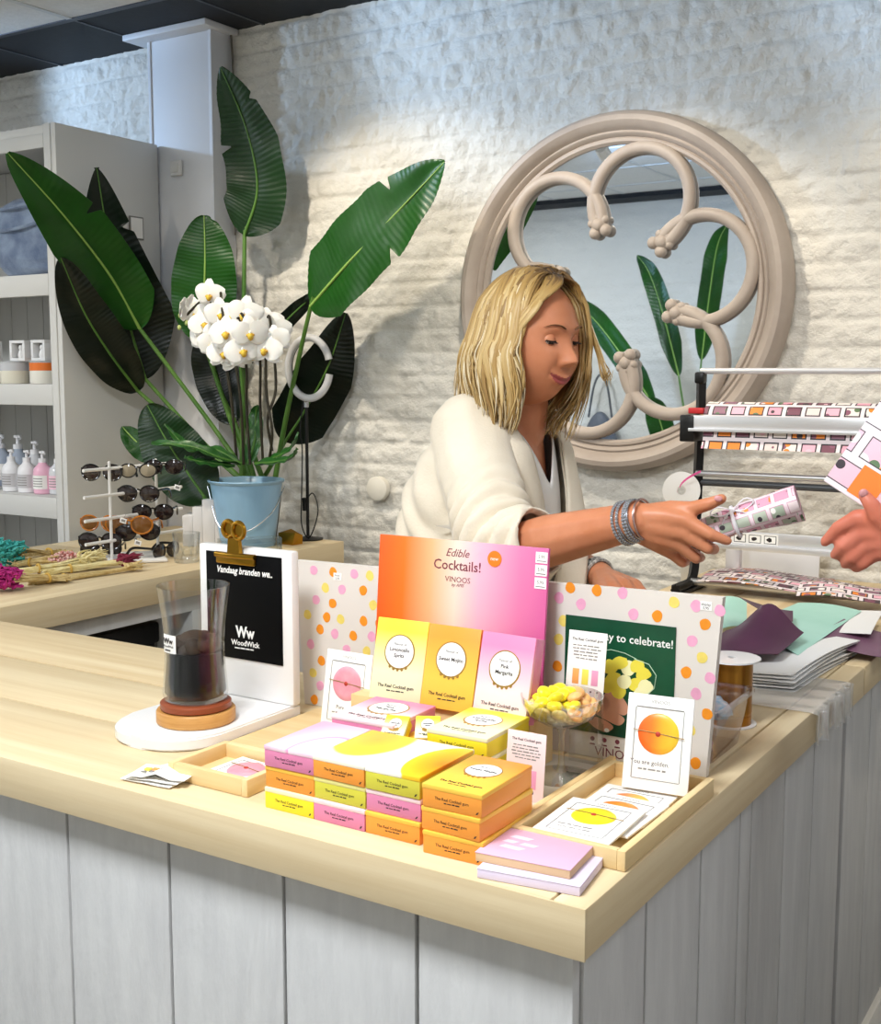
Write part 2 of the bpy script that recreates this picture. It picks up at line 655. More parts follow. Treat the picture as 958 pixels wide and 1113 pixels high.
# added cool lamps: three replace daylight from the left, last brightens the front wall
for i, (x, y, aim, pw, sz) in enumerate(((-4.55, 2.35, (-3.3, 3.3, 2.62), 75, 50), (-3.35, 1.75, (-1.6, 3.3, 2.66), 130, 42), (-1.9, 1.75, (-.2, 3.3, 2.66), 80, 42), (-2.6, .9, (-2.9, -1.25, 1.9), 55, 95))):
    p = V((x, y, CEIL - .09))
    d = (V(aim) - p).normalized()
    t = thing('ceiling_spotlight', 'added white wash lamp under the ceiling, %s' % ('left of the bookcase', 'in front of the bookcase', 'in front of the mirror', 'facing the wall opposite the mirror')[i], 'spotlight', (x, y, CEIL))
    f = NB(); lathe(f, [(0, -.001), (.03, -.001), (.03, -.02), (0, -.02)], 20); obj('base', f, WHITE, t)
    f = NB(); lathe(f, [(0, .04), (.03, .04), (.034, .02), (.034, -.045), (.030, -.045), (.028, -.01), (0, -.01)], 20, Matrix.Translation((0, 0, -.09)) @ d.to_track_quat('-Z', 'Y').to_matrix().to_4x4()); obj('lamp_head', f, WHITE, t)
    spot('added_wash_lamp', p + d * .055, aim, pw, (.45, .67, 1.0), sz, .7, .05)
w = bpy.data.worlds.new('world')
bpy.context.scene.world = w
w.use_nodes = True
w.node_tree.nodes['Background'].inputs[0].default_value = (.8, .88, 1, 1)
w.node_tree.nodes['Background'].inputs[1].default_value = .3
sc = bpy.context.scene
sc.view_settings.view_transform = 'Standard'
sc.view_settings.look = 'None'
sc.view_settings.exposure = 0.0
sc.view_settings.gamma = 1.0
sc.view_settings.use_curve_mapping = False

# ------------------------------------------------------------------ counters
CT, TH = .95, .058
XR, YF = -.505, 1.078


def plank_face(bm, horiz, a0, a1, c, z0, z1, edges, gap=.005, th=.018, face=-1):
    """vertical boards; horiz 'x': boards spread along x at y=c; 'y': along y at x=c"""
    e = [a0] + list(edges) + [a1]
    for p, q in zip(e, e[1:]):
        p2, q2 = p + gap / 2, q - gap / 2
        if horiz == 'x':
            bx(bm, p2, q2, c, c + th, z0, z1, .002)
        else:
            bx(bm, c - th, c, p2, q2, z0, z1, .002)


cnt = thing('shop_counter', 'long L-shaped shop counter of whitewashed planks with a thick pale pine worktop', 'counter', (XR, YF, 0))
b = NB()
bx(b, -3.6, XR, YF, YF + .0035, CT - TH, CT, .0008, mi=0)
for y0, y1, x1 in ((YF + .0036, 1.288, -.5475), (1.2915, 1.489, -.99), (1.4935, 1.706, -.99)):
    bx(b, -3.6, x1, y0, y1, CT - TH, CT, .003, mi=0)
for x0, x1, y0 in ((-.5455, XR, YF + .0036), (-.755, -.548, 1.2905), (-.9875, -.7575, 1.2905)):
    bx(b, x0, x1, y0, 2.304, CT - TH, CT, .003, mi=1)
obj('worktop', b, [PINE_X, PINE_Y], cnt, world=True)
b = NB()
plank_face(b, 'x', -3.6, XR - .025, YF + .03, .1, CT - TH, [-3.34, -3.14, -2.94, -2.74, -2.54, -2.34, -2.14, -1.94, -1.74, -1.54, -1.338, -1.136, -.936, -.735])
obj('front_panel', b, PANEL, cnt, world=True)
b = NB()
plank_face(b, 'y', YF + .05, 2.262, XR - .025, .1, CT - TH, [1.306, 1.496, 1.66, 1.714, 1.885, 2.06], gap=.006)
obj('side_panel', b, PANEL, cnt, world=True)
b = NB(); bx(b, -3.6, XR - .05, YF + .06, YF + .08, .05, CT - TH, 0); bx(b, XR - .07, XR - .05, YF + .06, 2.26, .05, CT - TH, 0)
bx(b, -3.6, -.95, 1.66, 1.68, .05, CT - TH, 0); bx(b, -.97, -.95, 1.66, 2.26, .05, CT - TH, 0); bx(b, -3.6, -.56, 1.14, 1.66, .3, .32, 0); bx(b, -.95, -.56, 1.2, 2.26, .3, .32, 0)
obj('carcass', b, mat('dark_carcass', '#4a443c', .7), cnt, world=True)
b = NB(); bx(b, -3.6, XR - .012, YF + .014, YF + .032, 0, .12, .003); bx(b, XR - .028, XR - .012, YF + .014, 2.262, 0, .12, .003)
obj('plinth', b, mat('plinth_white', '#e4e1da', .5), cnt, world=True)

c2 = thing('shop_counter', 'end section of the pale pine counter running to the back wall under the paper dispenser', 'counter', (XR, 2.31, 0))
b = NB()
for x0, x1 in ((-.5455, XR), (-.755, -.548), (-.955, -.7575), (-1.15, -.9575)):
    bx(b, x0, x1, 2.309, WY - .02, CT - TH, CT, .003)
obj('worktop', b, PINE_Y, c2, world=True)
b = NB(); plank_face(b, 'y', 2.285, WY - .03, XR - .025, .1, CT - TH, [2.49, 2.7, 2.9, 3.1], gap=.006)
obj('side_panel', b, PANEL, c2, world=True)
b = NB(); bx(b, -1.13, XR - .05, 2.33, WY - .03, .05, CT - TH, 0)
obj('carcass', b, MATS['dark_carcass'], c2, world=True)
b = NB(); bx(b, XR - .028, XR - .012, 2.285, WY - .03, 0, .12, .003)
obj('plinth', b, MATS['plinth_white'], c2, world=True)

# back table along the left, under the plants
tb = thing('side_table', 'thick pine topped white side table under the plants and sunglasses', 'table', (-2.38, 1.85, 0))
XT = -2.39
for (y0, y1, nm) in ((1.72, 2.62, 0), (2.624, 3.205, 1)):
    pass
b = NB()
for x0, x1 in ((-3.17, -2.85), (-2.848, -2.62), (-2.618, XT)):
    for y0, y1 in ((1.72, 2.598), (2.602, 3.17)):
        bx(b, x0, x1, y0, y1, CT - .075, CT, .003)
obj('tabletop', b, PINE_Y, tb, world=True)
TW = mat('whitewashed_table', '#d2d0cc', .65, col2='#e2e0dc', vs=4, st=(5, 5, .5))
b = NB(); bx(b, XT - .06, XT - .03, 1.75, 3.15, CT - .125, CT - .075, .002); bx(b, -3.14, -3.11, 1.75, 3.15, CT - .125, CT - .075, .002)
obj('apron', b, TW, tb, world=True)
for (x, y) in ((XT - .075, 1.8), (XT - .075, 2.54), (-3.1, 1.8), (XT - .075, 3.1), (-3.1, 3.1)):
    b = NB(); bx(b, x - .045, x + .045, y - .06, y + .06, 0, CT - .12, .003)
    obj('leg', b, TW, tb, world=True)
b = NB(); bx(b, -3.09, -2.56, 1.86, 1.89, .3, .84, 0); bx(b, -3.09, -2.56, 2.0, 3.05, .28, .3, 0)
obj('shelf', b, TW, tb, world=True)
b = NB(); bx(b, -3.05, -2.55, 2.02, 2.46, .302, .78, .01); bx(b, -3.06, -2.54, 2.01, 2.47, .72, .784, .01)
tag(obj('storage_crate', b, mat('black_crate', '#141416', .6), loc=(-2.8, 2.25, .302)), 'black storage crate in the shade below the pine side table', 'crate')
# ------------------------------------------------------------------ boxed sweets
PALE = '#f7ecd2'
FACE = {'yellow': ('#f6e23c', '#f3ecc0', '#f7e23a'), 'orange': ('#f39a34', '#f8c34a', '#f28a2e'), 'pink': ('#ec86b0', '#f4d6d8', '#d9558a'), 'lime': ('#d9d04a', '#e6df8e', '#cdc445')}
WORDS = {'yellow': ('Limoncello', 'Spritz'), 'orange': ('Sweet Mojito',), 'pink': ('Pink', 'Margarita'), 'lime': ('Limoncello', 'Spritz')}


def sweet_box(label, kind, loc, rot=(0, 0, 0), group='boxed sweets on the counter', sx=.078, sy=.13, sz=.0275, top='cover', name='sweet_box', ends=True):
    """local: lid face up (z), the foot of the lid design at -y"""
    t = thing(name, label, 'sweet box', loc, rot, group)
    c1, c2, c3 = FACE[kind]
    front = {'yellow': '#f4dc2c', 'orange': '#f29b3c', 'pink': '#dc84a8', 'lime': '#d3cc45'}[kind]
    b = NB(); bx(b, -sx / 2, sx / 2, -sy / 2, sy / 2, 0, sz - .004, .0012, mi=0)
    F = frame_m((0, -sy / 2 - .0001, sz * .42), (1, 0, 0), (0, 0, 1))
    if ends:
        text(b, 'The Real Cocktail gum', sx * .062, F @ Matrix.Translation((0, .0012, 0)), 1)
        scribble(b, sx * .26, .0022, F @ Matrix.Translation((0, -.003, 0)), 1, 3)
        prism(b, [(sx * .40, -.0085), (sx * .43, -.008), (sx * .455, -.005), (sx * .425, -.0055)], 0, .0002, F, 1)
    obj('carton', b, [mat('carton_' + kind, front, .45), INK], t)
    lid = NB(); bx(lid, -sx / 2 - .0006, sx / 2 + .0006, -sy / 2 - .0006, sy / 2 + .0006, sz - .006, sz, .0012, mi=0)
    Z = sz + .0002
    if top == 'cover':
        cy = sy * .10
        g = [(x, y) for x, y in ell(0, cy, sx * .30, sx * .30, 36)]
        prism(lid, g, sz - .001, Z, mi=3)
        prism(lid, ell(0, cy + .0003, sx * .275, sx * .275, 36, .01), sz - .001, Z + .0003, mi=2)
        for q in range(5):
            a = -PI / 2 + (q - 2) * .28
            prism(lid, ell(sx * .30 * math.cos(a), cy + sx * .30 * math.sin(a), .0022, .0028, 8), sz - .001, Z + .0005, mi=3)
        W = WORDS[kind]
        text(lid, 'Flavour of', sx * .06, Matrix.Translation((0, cy + sx * .13, Z + .0004)), 1)
        for i, s in enumerate(W):
            text(lid, s, sx * .088, Matrix.Translation((0, cy + sx * (.035 if len(W) > 1 else 0) - i * sx * .10, Z + .0004)), 1, bold=.00015)
        text(lid, 'The Real Cocktail gum', sx * .078, Matrix.Translation((0, -sy * .33, Z)), 1, bold=.0001)
        scribble(lid, sx * .34, .0026, Matrix.Translation((0, -sy * .385, Z - .0001)), 1, 5)
        m = grad('lid_' + kind, [(0, c2), (.35, c2), (.85, c1), (1, c1)], 1)
    else:
        m = top
    obj('lid', lid, [m, INK, PAPER, GOLDP], t)
    return t


TOPS = [grad('lid_swirl_pink', [(0, '#f3c6d8'), (.42, '#f6dfe6'), (.44, '#ef8fc0'), (.5, '#f6dce4'), (1, '#f2b9d3')], spherical=(.9, .15), rough=.4),
        grad('lid_swirl_gold', [(0, '#f2b43a'), (.3, '#f6c93c'), (.55, '#f8d94a'), (.6, '#fbf3d4'), (1, '#f6efe0')], spherical=(.4, .75), rough=.4),
        grad('lid_swirl_amber', [(0, '#f08a1e'), (.3, '#f6b21c'), (.52, '#f9cf28'), (.54, '#fcf6e4'), (1, '#fcf8ee')], spherical=(.95, .45), rough=.4)]
rows = [('yellow', 'pink', 'orange'), ('orange', 'lime', 'pink'), ('pink', 'orange', 'lime')]
CW = {'yellow': 'yellow', 'orange': 'orange', 'pink': 'pink', 'lime': 'yellow-green'}
colw = ('left column', 'middle column', 'right column')
layw = ('at the bottom', 'in the middle layer', 'on the top layer')
for L in range(3):
    for k in range(3):
        kind = rows[L][k]
        sweet_box('%s ended sweet box %s of the nine-box stack, %s' % (CW[kind], layw[L], colw[k]), kind, (-.9415 + k * .0795, 1.19 + (.002 if L == 1 else 0), CT + L * .0278), (0, 0, (.012, -.008, .004)[k] * (1 if L == 2 else .5)), 'nine boxes of sweets stacked three wide', top=TOPS[k] if L == 2 else mat('lid_plain_' + kind, FACE[kind][1], .45), sx=.0785, sy=.125)
for L in range(3):
    sweet_box(('bottom orange sweet box of the all-orange stack by the pink notepad', 'middle orange sweet box of the all-orange stack by the pink notepad', 'orange sweet box with white oval label topping the stack by the pink notepad')[L], 'orange', (-.692, 1.176, CT + L * .0278), (0, 0, (.03, -.02, .012)[L]), 'three orange boxes of sweets', sx=.079, sy=.122, top='cover' if L == 2 else mat('lid_plain_orange', FACE['orange'][1], .45))
# pink box lying behind the nine, on hidden boxes of the same kind
for L in range(3):
    sweet_box(('lowest pink sweet box under the pink oval-label box', 'second pink sweet box up, under the pink oval-label box', 'pink sweet box with white oval label lying behind the nine-box stack')[L], 'pink', (-.93, 1.322, CT + .0055 + L * .0278), (0, 0, .03), 'pink boxes behind the stack', sx=.1, sy=.11, top='cover' if L == 2 else mat('lid_plain_pink', FACE['pink'][1], .45))
for L in range(3):
    sweet_box(('lowest of three yellow sweet boxes before the step', 'middle one of three yellow sweet boxes before the step', 'yellow sweet box with a white oval label lying before the step')[L], 'yellow', (-.785, 1.335, CT + .008 + L * .0278), (0, 0, .02), 'yellow boxes before the step', sx=.09, sy=.118, top='cover' if L == 2 else mat('lid_plain_yellow', FACE['yellow'][0], .45))
# three small yellow sample boxes on end
for i, (px, py, rz) in enumerate(((429, 797, .25), (452, 793, .5))):
    p = PZ(px, py + 6, 1.02)
    sweet_box(('small yellow sample box tilted up behind the nine-box stack, left one', 'small yellow sample box tilted up beside its twin, right one')[i], 'yellow', (-.882 + i * .036, 1.285 + i * .02, 1.02), (.62, 0, rz), 'small yellow sample boxes', sx=.032, sy=.036, sz=.02, name='sample_box', ends=False)
b = NB(); bx(b, -.875, -.835, 1.272, 1.345, CT + .0055, 1.02, .001)
tag(obj('sample_carton', b, mat('carton_amber', '#e9b53a', .5), loc=(-.855, 1.3, CT + .0055)), 'low amber carton under the two small yellow sample boxes', 'carton')

# ------------------------------------------------------------------ wooden display stand with its boards
DY = 1.27
ds = thing('display_stand', 'long low pine display tray with a raised step behind the boxed sweets', 'display stand', (-.9, 1.4, CT))
b = NB(); bx(b, -1.2, -.665, DY, 1.515, CT + .0005, CT + .005, .0015)
obj('tray_base', b, TRAYX, ds, world=True)
b = NB(); bx(b, -.675, -.665, DY, 1.515, CT + .005, CT + .016, .002); bx(b, -.845, -.665, DY - .008, DY, CT + .0005, CT + .016, .002)
obj('tray_edge', b, TRAYY, ds, world=True)
b = NB(); bx(b, -1.05, -.745, 1.405, 1.475, CT + .005, 1.026, .002)
obj('riser', b, TRAYX, ds, world=True)
b = NB(); bx(b, -.842, -.682, DY + .002, 1.5, CT + .005, CT + .0075, .001)
obj('tray_lining', b, mat('grey_lining', '#cfc6b6', .6), ds, world=True)
# hidden pedestal keeps the yellow boxes level with the step: they stand on the tray base
# three boxes standing on the step, leaning back on the orange board
lean = math.radians(76)
for i, (kind, X, rz) in enumerate((('yellow', -.968, .05), ('orange', -.878, 0.0), ('pink', -.786, -.06))):
    sweet_box(('yellow box leaning upright on the step at the left of three', 'orange box leaning upright on the step between yellow and pink ones', 'pink box leaning upright on the step, nearest the stemmed glass')[i],
              kind, (X, 1.437 + (i == 2) * -.006, 1.027 + .061 * math.sin(lean) - .006), (lean, 0, rz), 'three boxes standing on the step', sx=.086, sy=.118, sz=.026)

# gradient show card
bb = thing('show_card', 'large orange to pink show card headed Cocktails behind the upright boxes', 'show card', (-.922, 1.49, 1.0), (math.radians(-5), 0, 0))
w2, h2 = .148, .285
b = NB(); bx(b, -w2, w2, 0, .006, -.031, .255, .001, mi=0)
F = frame_m((0, -.0002, 0), (1, 0, 0), (0, 0, 1))
text(b, 'Edible', .017, F @ Matrix.Translation((-.005, .236, 0)), 1, shear=.35)
text(b, 'Cocktails!', .021, F @ Matrix.Translation((-.004, .217, 0)), 1, bold=.0002)
text(b, 'VINOOS', .012, F @ Matrix.Translation((-.002, .196, 0)), 1)
text(b, 'by AMS', .007, F @ Matrix.Translation((-.002, .188, 0)), 1, shear=.3)
prism(b, ell(.06, .233, .0118, .0118, 28), 0, .0006, F, 2)
text(b, 'new', .008, F @ Matrix.Translation((.06, .233, .0006)), 3)
for k in range(3):
    y = .241 - k * .0185
    prism(b, [(.128, y - .008), (.147, y - .008), (.147, y + .008), (.128, y + .008)], 0, .0005, F, 4)
    text(b, ('5,95', '5,95', '5,95')[k], .0065, F @ Matrix.Translation((.1375, y + .001, .0005)), 5)
    prism(b, [(.130, y - .0055), (.145, y - .0055), (.145, y - .0045), (.130, y - .0045)], 0, .0006, F, 5)
SC = grad('show_card_print', [(0, '#e6580f'), (.16, '#ea7018'), (.33, '#e9ac7c'), (.48, '#ead2c2'), (.62, '#e8aec2'), (.85, '#de78a4'), (1, '#d6609a')], 0, .35)
obj('card', b, [SC, INKR, mat('badge_orange', '#ee7d1c', .5), PAPER, PAPER, INK], bb)
b = NB(); bx(b, -.05, .05, .007, .012, -.031, .1, .001); prism(b, [(0, -.03), (.04, -.054), (0, .08)], -.003, .003, frame_m((0, .010, 0), (0, 1, 0), (0, 0, 1)))
obj('easel_back', b, PAPER, bb)

# wide dotted display board with the green poster
DOTC = [mat('dot_orange', '#ef921f', .6, var=.12, vs=30), mat('dot_pink', '#eaa6c4', .6, var=.1, vs=40), mat('dot_yellow', '#ead36a', .6, var=.1, vs=40)]
BOARD = mat('dotted_board_paper', '#ddd6ce', .6)
db = thing('dotted_display_board', 'wide dotted display board with a green photo poster at the back of the sweets', 'display board', (-.895, 1.535, CT), (math.radians(-1.5), 0, 0))


def pxboard(x, y):
    q = PY(x, y, 1.538)
    return (q.x + .895, q.z - CT)


b = NB()
poly = [pxboard(333, 786)[:1] + (.001,), (pxboard(768, 850)[0], .001), pxboard(785, 650), pxboard(320, 610)]
poly = [(poly[0][0], .001), (poly[1][0], .001), (poly[2][0], .253), (poly[3][0], .243)]
Fb = frame_m((0, 0, 0), (1, 0, 0), (0, 0, 1))
prism(b, poly, -.012, 0, Fb, 0)
dots = [(326, 626, 2), (340, 620, 1), (361, 622, 0), (384, 624, 1), (401, 626, 2), (330, 637, 0), (353, 639, 2), (371, 641, 1), (394, 642, 0), (416, 645, 0), (343, 652, 1), (361, 656, 0), (405, 658, 2), (334, 668, 2), (355, 671, 0), (370, 673, 2), (395, 675, 0), (412, 678, 0), (328, 683, 0), (348, 684, 0), (364, 689, 1), (384, 691, 0), (404, 692, 1), (338, 700, 1), (377, 706, 1), (399, 708, 2), (331, 715, 1), (350, 718, 0), (341, 731, 2), (349, 745, 1), (343, 760, 0), (340, 771, 1), (350, 775, 1),
        (619, 639, 0), (648, 642, 0), (676, 645, 1), (607, 650, 1), (631, 657, 1), (732, 655, 2), (756, 659, 1), (782, 664, 1), (688, 668, 1), (714, 670, 0), (766, 679, 0), (752, 697, 1), (763, 715, 2), (746, 731, 0), (772, 737, 1), (757, 754, 1), (769, 776, 0), (606, 724, 0), (608, 753, 1), (609, 815, 1), (742, 768, 0), (745, 812, 1), (751, 793, 2), (757, 829, 0), (762, 848, 2), (612, 675, 2), (607, 695, 2)]
rr = random.Random(3)
for x, y, c in dots:
    u, v = pxboard(x, y)
    if poly[0][0] < u < poly[1][0] + .012 and .008 < v < .248:
        prism(b, ell(u, v, .0077, .0082, 22, .06, rr), 0, .0004, Fb, 1 + c)
# price labels
for (x, y, s1, s2) in ((366, 627, 'from', '5,95'), (767, 659, 'display', '5,95')):
    u, v = pxboard(x, y)
    prism(b, [(u - .008, v - .006), (u + .008, v - .006), (u + .008, v + .006), (u - .008, v + .006)], 0, .0007, Fb, 4)
    text(b, s1, .005, Fb @ Matrix.Translation((u, v + .002, .0007)), 5)
    text(b, s2, .005, Fb @ Matrix.Translation((u, v - .003, .0007)), 5)
obj('board', b, [BOARD] + DOTC + [PAPER, INK], db)
b = NB(); prism(b, [(.003, .002), (.10, .002), (.003, .2)], -.003, .003, frame_m((0, .012, 0), (0, 1, 0), (0, 0, 1)))
obj('easel_back', b, BOARD, db)
# the poster
g = [pxboard(x, y) for x, y in ((615, 668), (735, 682), (733, 797), (617, 790))]
gx0, gx1 = g[0][0], g[1][0]
gy1 = (g[0][1] + g[1][1]) / 2
gy0 = gy1 - .168
b = NB()
prism(b, [(gx0, gy0), (gx1, gy0), (gx1, gy1), (gx0, gy1)], .0008, .0016, Fb, 0)
Fp = Fb @ Matrix.Translation((0, 0, .0016))


def pp(x, y):
    return pxboard(x, y)


def blob(pts, mi, z):
    sp = spline([pp(*p) + (0,) for p in pts + pts[:1]], 30)
    prism(b, [(p[0], p[1]) for p in sp[:-1]], 0, z, Fp, mi)


text(b, 'way to celebrate!', .0165, Fp @ Matrix.Translation((pp(690, 695)[0], pp(690, 696)[1], 0)), 1, bold=.0002)
text(b, 'The', .0165, Fp @ Matrix.Translation((pp(633, 689)[0], pp(633, 691)[1], 0)), 1, bold=.0002)
for pts in ([(660, 752), (672, 752), (684, 768), (680, 777), (668, 772), (655, 762)], [(655, 765), (668, 772), (680, 781), (674, 788), (660, 782), (648, 775)], [(646, 778), (660, 783), (668, 790), (660, 795), (648, 790), (640, 783)], [(640, 750), (650, 748), (664, 765), (655, 772), (640, 770)]):
    blob(pts[::-1], 2, .0004)
prism(b, ell(*pp(661, 793), .004, .003, 12), 0, .0007, Fp, 1)
rp = random.Random(5)
for x, y in ((664, 724), (675, 720), (684, 726), (693, 724), (700, 732), (668, 738), (680, 740), (692, 744), (702, 746), (660, 745), (674, 751), (697, 754)):
    blob([(x + 9 * math.cos(a + .3) * rp.uniform(.8, 1.1), y + 8 * math.sin(a + .3) * rp.uniform(.8, 1.1)) for a in [q * PI / 3 for q in range(6)]][::-1], 3 + (rp.random() > .6), .0004 + rp.random() * .0004)
tube(b, [Fp @ V((*pp(*q), .0004)) for q in ((690, 716), (706, 722), (714, 734), (712, 748), (700, 758), (684, 760))], .0006, 5, 5)
tube(b, [Fp @ V((*pp(*q), .0004)) for q in ((646, 708), (665, 706), (680, 710), (692, 716))], .0005, 5, 5)
obj('poster', b, [mat('poster_green', '#0b5034', .35, col2='#073a26', vs=9), PAPER, mat('poster_skin', '#d49a7e', .5), mat('poster_yellow', '#e9d94a', .5), mat('poster_cream', '#f1ecb4', .5), mat('poster_highlight', '#b9d6b8', .4)], db)
b = NB()
for i, x in enumerate((645, 658, 672)):
    u, v = pp(x, 802 + i * 2)
    prism(b, ell(u, v, .0035, .0035, 10), 0, .0005, Fb, 0)
    prism(b, [(u - .004, v - .009), (u + .004, v - .009), (u + .004, v - .007), (u - .004, v - .007)], 0, .0005, Fb, 0)
u, v = pp(672, 820)
text(b, 'VINOOS', .019, Fb @ Matrix.Translation((u, v, .0002)), 0)
text(b, 'by AMS', .009, Fb @ Matrix.Translation((u, v - .012, .0002)), 0, shear=.3)
obj('printed_logo', b, INKR, db)


# ------------------------------------------------------------------ gem cards
def gem_card(label, loc, rot, col, words, group='framed gift cards', w=.088, h=.122, big=True, line='VINOOS'):
    t = thing('gift_card', label, 'gift card', loc, rot, group)
    b = NB()
    bx(b, -w / 2, w / 2, 0, h, 0, .003, .0008, mi=0)
    # the sunk window
    iw, ih0, ih1 = w * .36, h * .12, h * .86
    for a in ((-iw, iw, ih1, ih1 + .0016), (-iw, iw, ih0 - .0008, ih0), (-iw - .0012, -iw, ih0, ih1), (iw, iw + .0008, ih0, ih1)):
        bx(b, *a, .003, .0034, 0, mi=2)
    text(b, line, h * .055, Matrix.Translation((0, h * .93, .003)), 2)
    text(b, words[0], h * .066, Matrix.Translation((-w * .1, h * .29, .003)), 3) if words[0] else scribble(b, w * .45, h * .04, Matrix.Translation((-w * .08, h * .29, .003)), 2, 9)
    scribble(b, w * .42, h * .03, Matrix.Translation((-w * .06, h * .22, .003)), 2, 4)
    obj('card', b, [PAPER, col, GREYP, INK], t)
    d = NB(); lathe(d, [(.0, .0052), (.018, .0052), (.0255, .0045), (.0275, .003)], 36, Matrix.Translation((0, h * .60, 0)) @ Matrix.Diagonal((1, .97, 1, 1)), 0)
    tube(d, [(-w * .38, h * .60 + .003, .0056), (0, h * .60 + .001, .0058), (w * .4, h * .60 - .002, .0056)], .0006, 6, 1)
    ball(d, (0, h * .60, .0056), (.0036, .0034, .0012), 2, 12)
    obj('gem', d, [col, mat('gold_thread', '#9a7a3a', .5), mat('gem_heart', '#b8392a', .4)], t)
    return t


GEMO = grad('gem_amber', [(0, '#f0562a'), (.35, '#f47d26'), (.6, '#f7b32c'), (1, '#f6d63a')], 0, .35)
GEMP = mat('gem_pink', '#dd8a9c', .35, col2='#e9a9b4', vs=30)
GEMY = mat('gem_lemon', '#ece32f', .35, col2='#e6d21f', vs=30)
GEMR = mat('gem_orange', '#f3781e', .35, col2='#f6a12a', vs=30)
p = PZ(372, 790, CT + .0185)
gem_card('white gift card with a pink round gem standing before the dotted board', (-1.083, 1.43, CT + .006), (math.radians(80), 0, -.02), GEMP, ('Pure', 'rose gum'))
gem_card('white gift card reading You are golden leaning in the pine tray', (-.568, 1.418, .962), (math.radians(78), 0, .10), GEMO, ('You are golden.', 'You are gold, darling'), h=.124)
# info cards
def info_card(label, loc, rot, w, h, tint, three):
    t = thing('information_card', label, 'card', loc, rot, 'small printed information cards')
    b = NB(); bx(b, -w / 2, w / 2, 0, h, 0, .0012, .0004, mi=0)
    text(b, 'The Real Cocktail gum', h * .052, Matrix.Translation((0, h * .88, .0012)), 1, bold=.0001)
    r = random.Random(int(w * 1e5))
    for k in range(5):
        l = w * (.38 - .05 * r.random() - (.1 if k == 4 else 0))
        scribble(b, l * 2, h * .032, Matrix.Translation((0, h * (.795 - k * .046), .0012)), 2, k + 3)
    if three:
        for k, mi in enumerate((3, 4, 5)):
            x = (k - 1) * w * .25
            bx(b, x - w * .085, x + w * .085, h * .24, h * .46, .0012, .0015, .0005, mi=mi)
        for k in range(5):
            prism(b, ell((k - 2) * w * .17, h * .15, w * .025, w * .03, 8), .0012, .0015, mi=1)
    else:
        bx(b, -w * .02, w * .3, h * .18, h * .45, .0012, .0015, .0005, mi=5)
        prism(b, ell(w * .0, h * .13, w * .03, w * .05, 8), .0012, .0015, mi=1)
        prism(b, ell(w * .22, h * .13, w * .03, w * .05, 8), .0012, .0015, mi=1)
    obj('card', b, [mat('card_' + tint, tint, .6), INK, GREYP, mat('swatch_o', '#f0a45a', .5), mat('swatch_y', '#ecd95a', .5), mat('swatch_p', '#e69ab8', .5)], t)
    return t


info_card('tall white card with three colour swatches standing behind the stemmed glass', (-.702, 1.483, CT + .097), (math.radians(82), 0, .02), .058, .098, '#f3efe9', True)
b = NB(); bx(b, -.725, -.68, 1.484, 1.504, CT + .0078, CT + .097, .001)
tag(obj('card_block', b, thin_glass('clear_block', '#f6f6f4', .05, .06, .5), loc=(-.7025, 1.494, CT + .0078)), 'clear block holding the tall swatch card above the tray', 'card holder')
info_card('small pink printed card standing at the tray front under the stemmed glass', (-.703, 1.31, CT + .0078), (math.radians(84), 0, .0), .056, .088, '#f1d7d6', False)

# ------------------------------------------------------------------ stemmed glass of sweets
cg = thing('coupe_glass', 'stemmed coupe glass full of yellow and orange gums', 'glass', (-.702, 1.415, CT + .008))
cg.scale = (1.22, 1.22, 1.0)
b = NB()
Hs = .088
lathe(b, [(0, .0005), (.036, .0005), (.037, .0016), (.02, .004), (.006, .008), (.0035, .02), (.0033, Hs - .028), (.006, Hs - .02), (.02, Hs - .013), (.036, Hs - .002), (.0445, Hs + .016), (.046, Hs + .026), (.0448, Hs + .026), (.0432, Hs + .016), (.0345, Hs + .0005), (.018, Hs - .0105), (0, Hs - .014)], 48)
obj('glass', b, thin_glass('coupe_glass_clear', '#f8f8f6', .02, .05, .85), cg)
SWY = mat('gum_yellow', '#f4e21c', .35, sss=.15, sheen=.3)
SWP = mat('gum_pale', '#f2dc8a', .35, sss=.15)
SWO = mat('gum_orange', '#f2b873', .35, sss=.15)
r = random.Random(11)
spots_ = []
for ring, (rad, n, z) in enumerate(((.011, 3, Hs - .002), (.023, 7, Hs + .004), (.034, 11, Hs + .011), (.0, 1, Hs + .012), (.014, 5, Hs + .016), (.026, 8, Hs + .019), (.009, 3, Hs + .030), (.019, 5, Hs + .029))):
    for k in range(n):
        a = 2 * PI * k / n + ring * .5 + r.uniform(-.1, .1)
        spots_.append((rad * math.cos(a), rad * math.sin(a), z, a))
i = 0
for (x, y, z, a) in spots_:
    w = V((-.702 + x * 1.22, 1.415 + y * 1.22, CT + .007 + z))
    side = x * .845 + y * .534            # towards the right of the glass
    m_, nm, lb = (SWO, 'orange', 'peach orange gum slice at the right of the stemmed glass') if side > .010 else ((SWY, 'yellow', 'bright yellow gum in the upper left of the stemmed glass') if z > Hs + .013 else (SWP, 'pale', 'pale yellow gum low in the bowl of the stemmed glass'))
    bm = NB(); ball(bm, (0, 0, 0), (.0112, .0112, .0062 if nm != 'yellow' else .007), 0, 12)
    for v in bm.verts:
        v.co *= 1 + .08 * noise.noise(v.co * 250 + V((i, 0, 0)))
    o = obj('gum', bm, m_)
    o.location = w
    o.rotation_euler = (r.uniform(-.6, .6), r.uniform(-.6, .6), a)
    tag(o, lb, 'sweet', '%s gums in the stemmed glass' % nm)
    i += 1

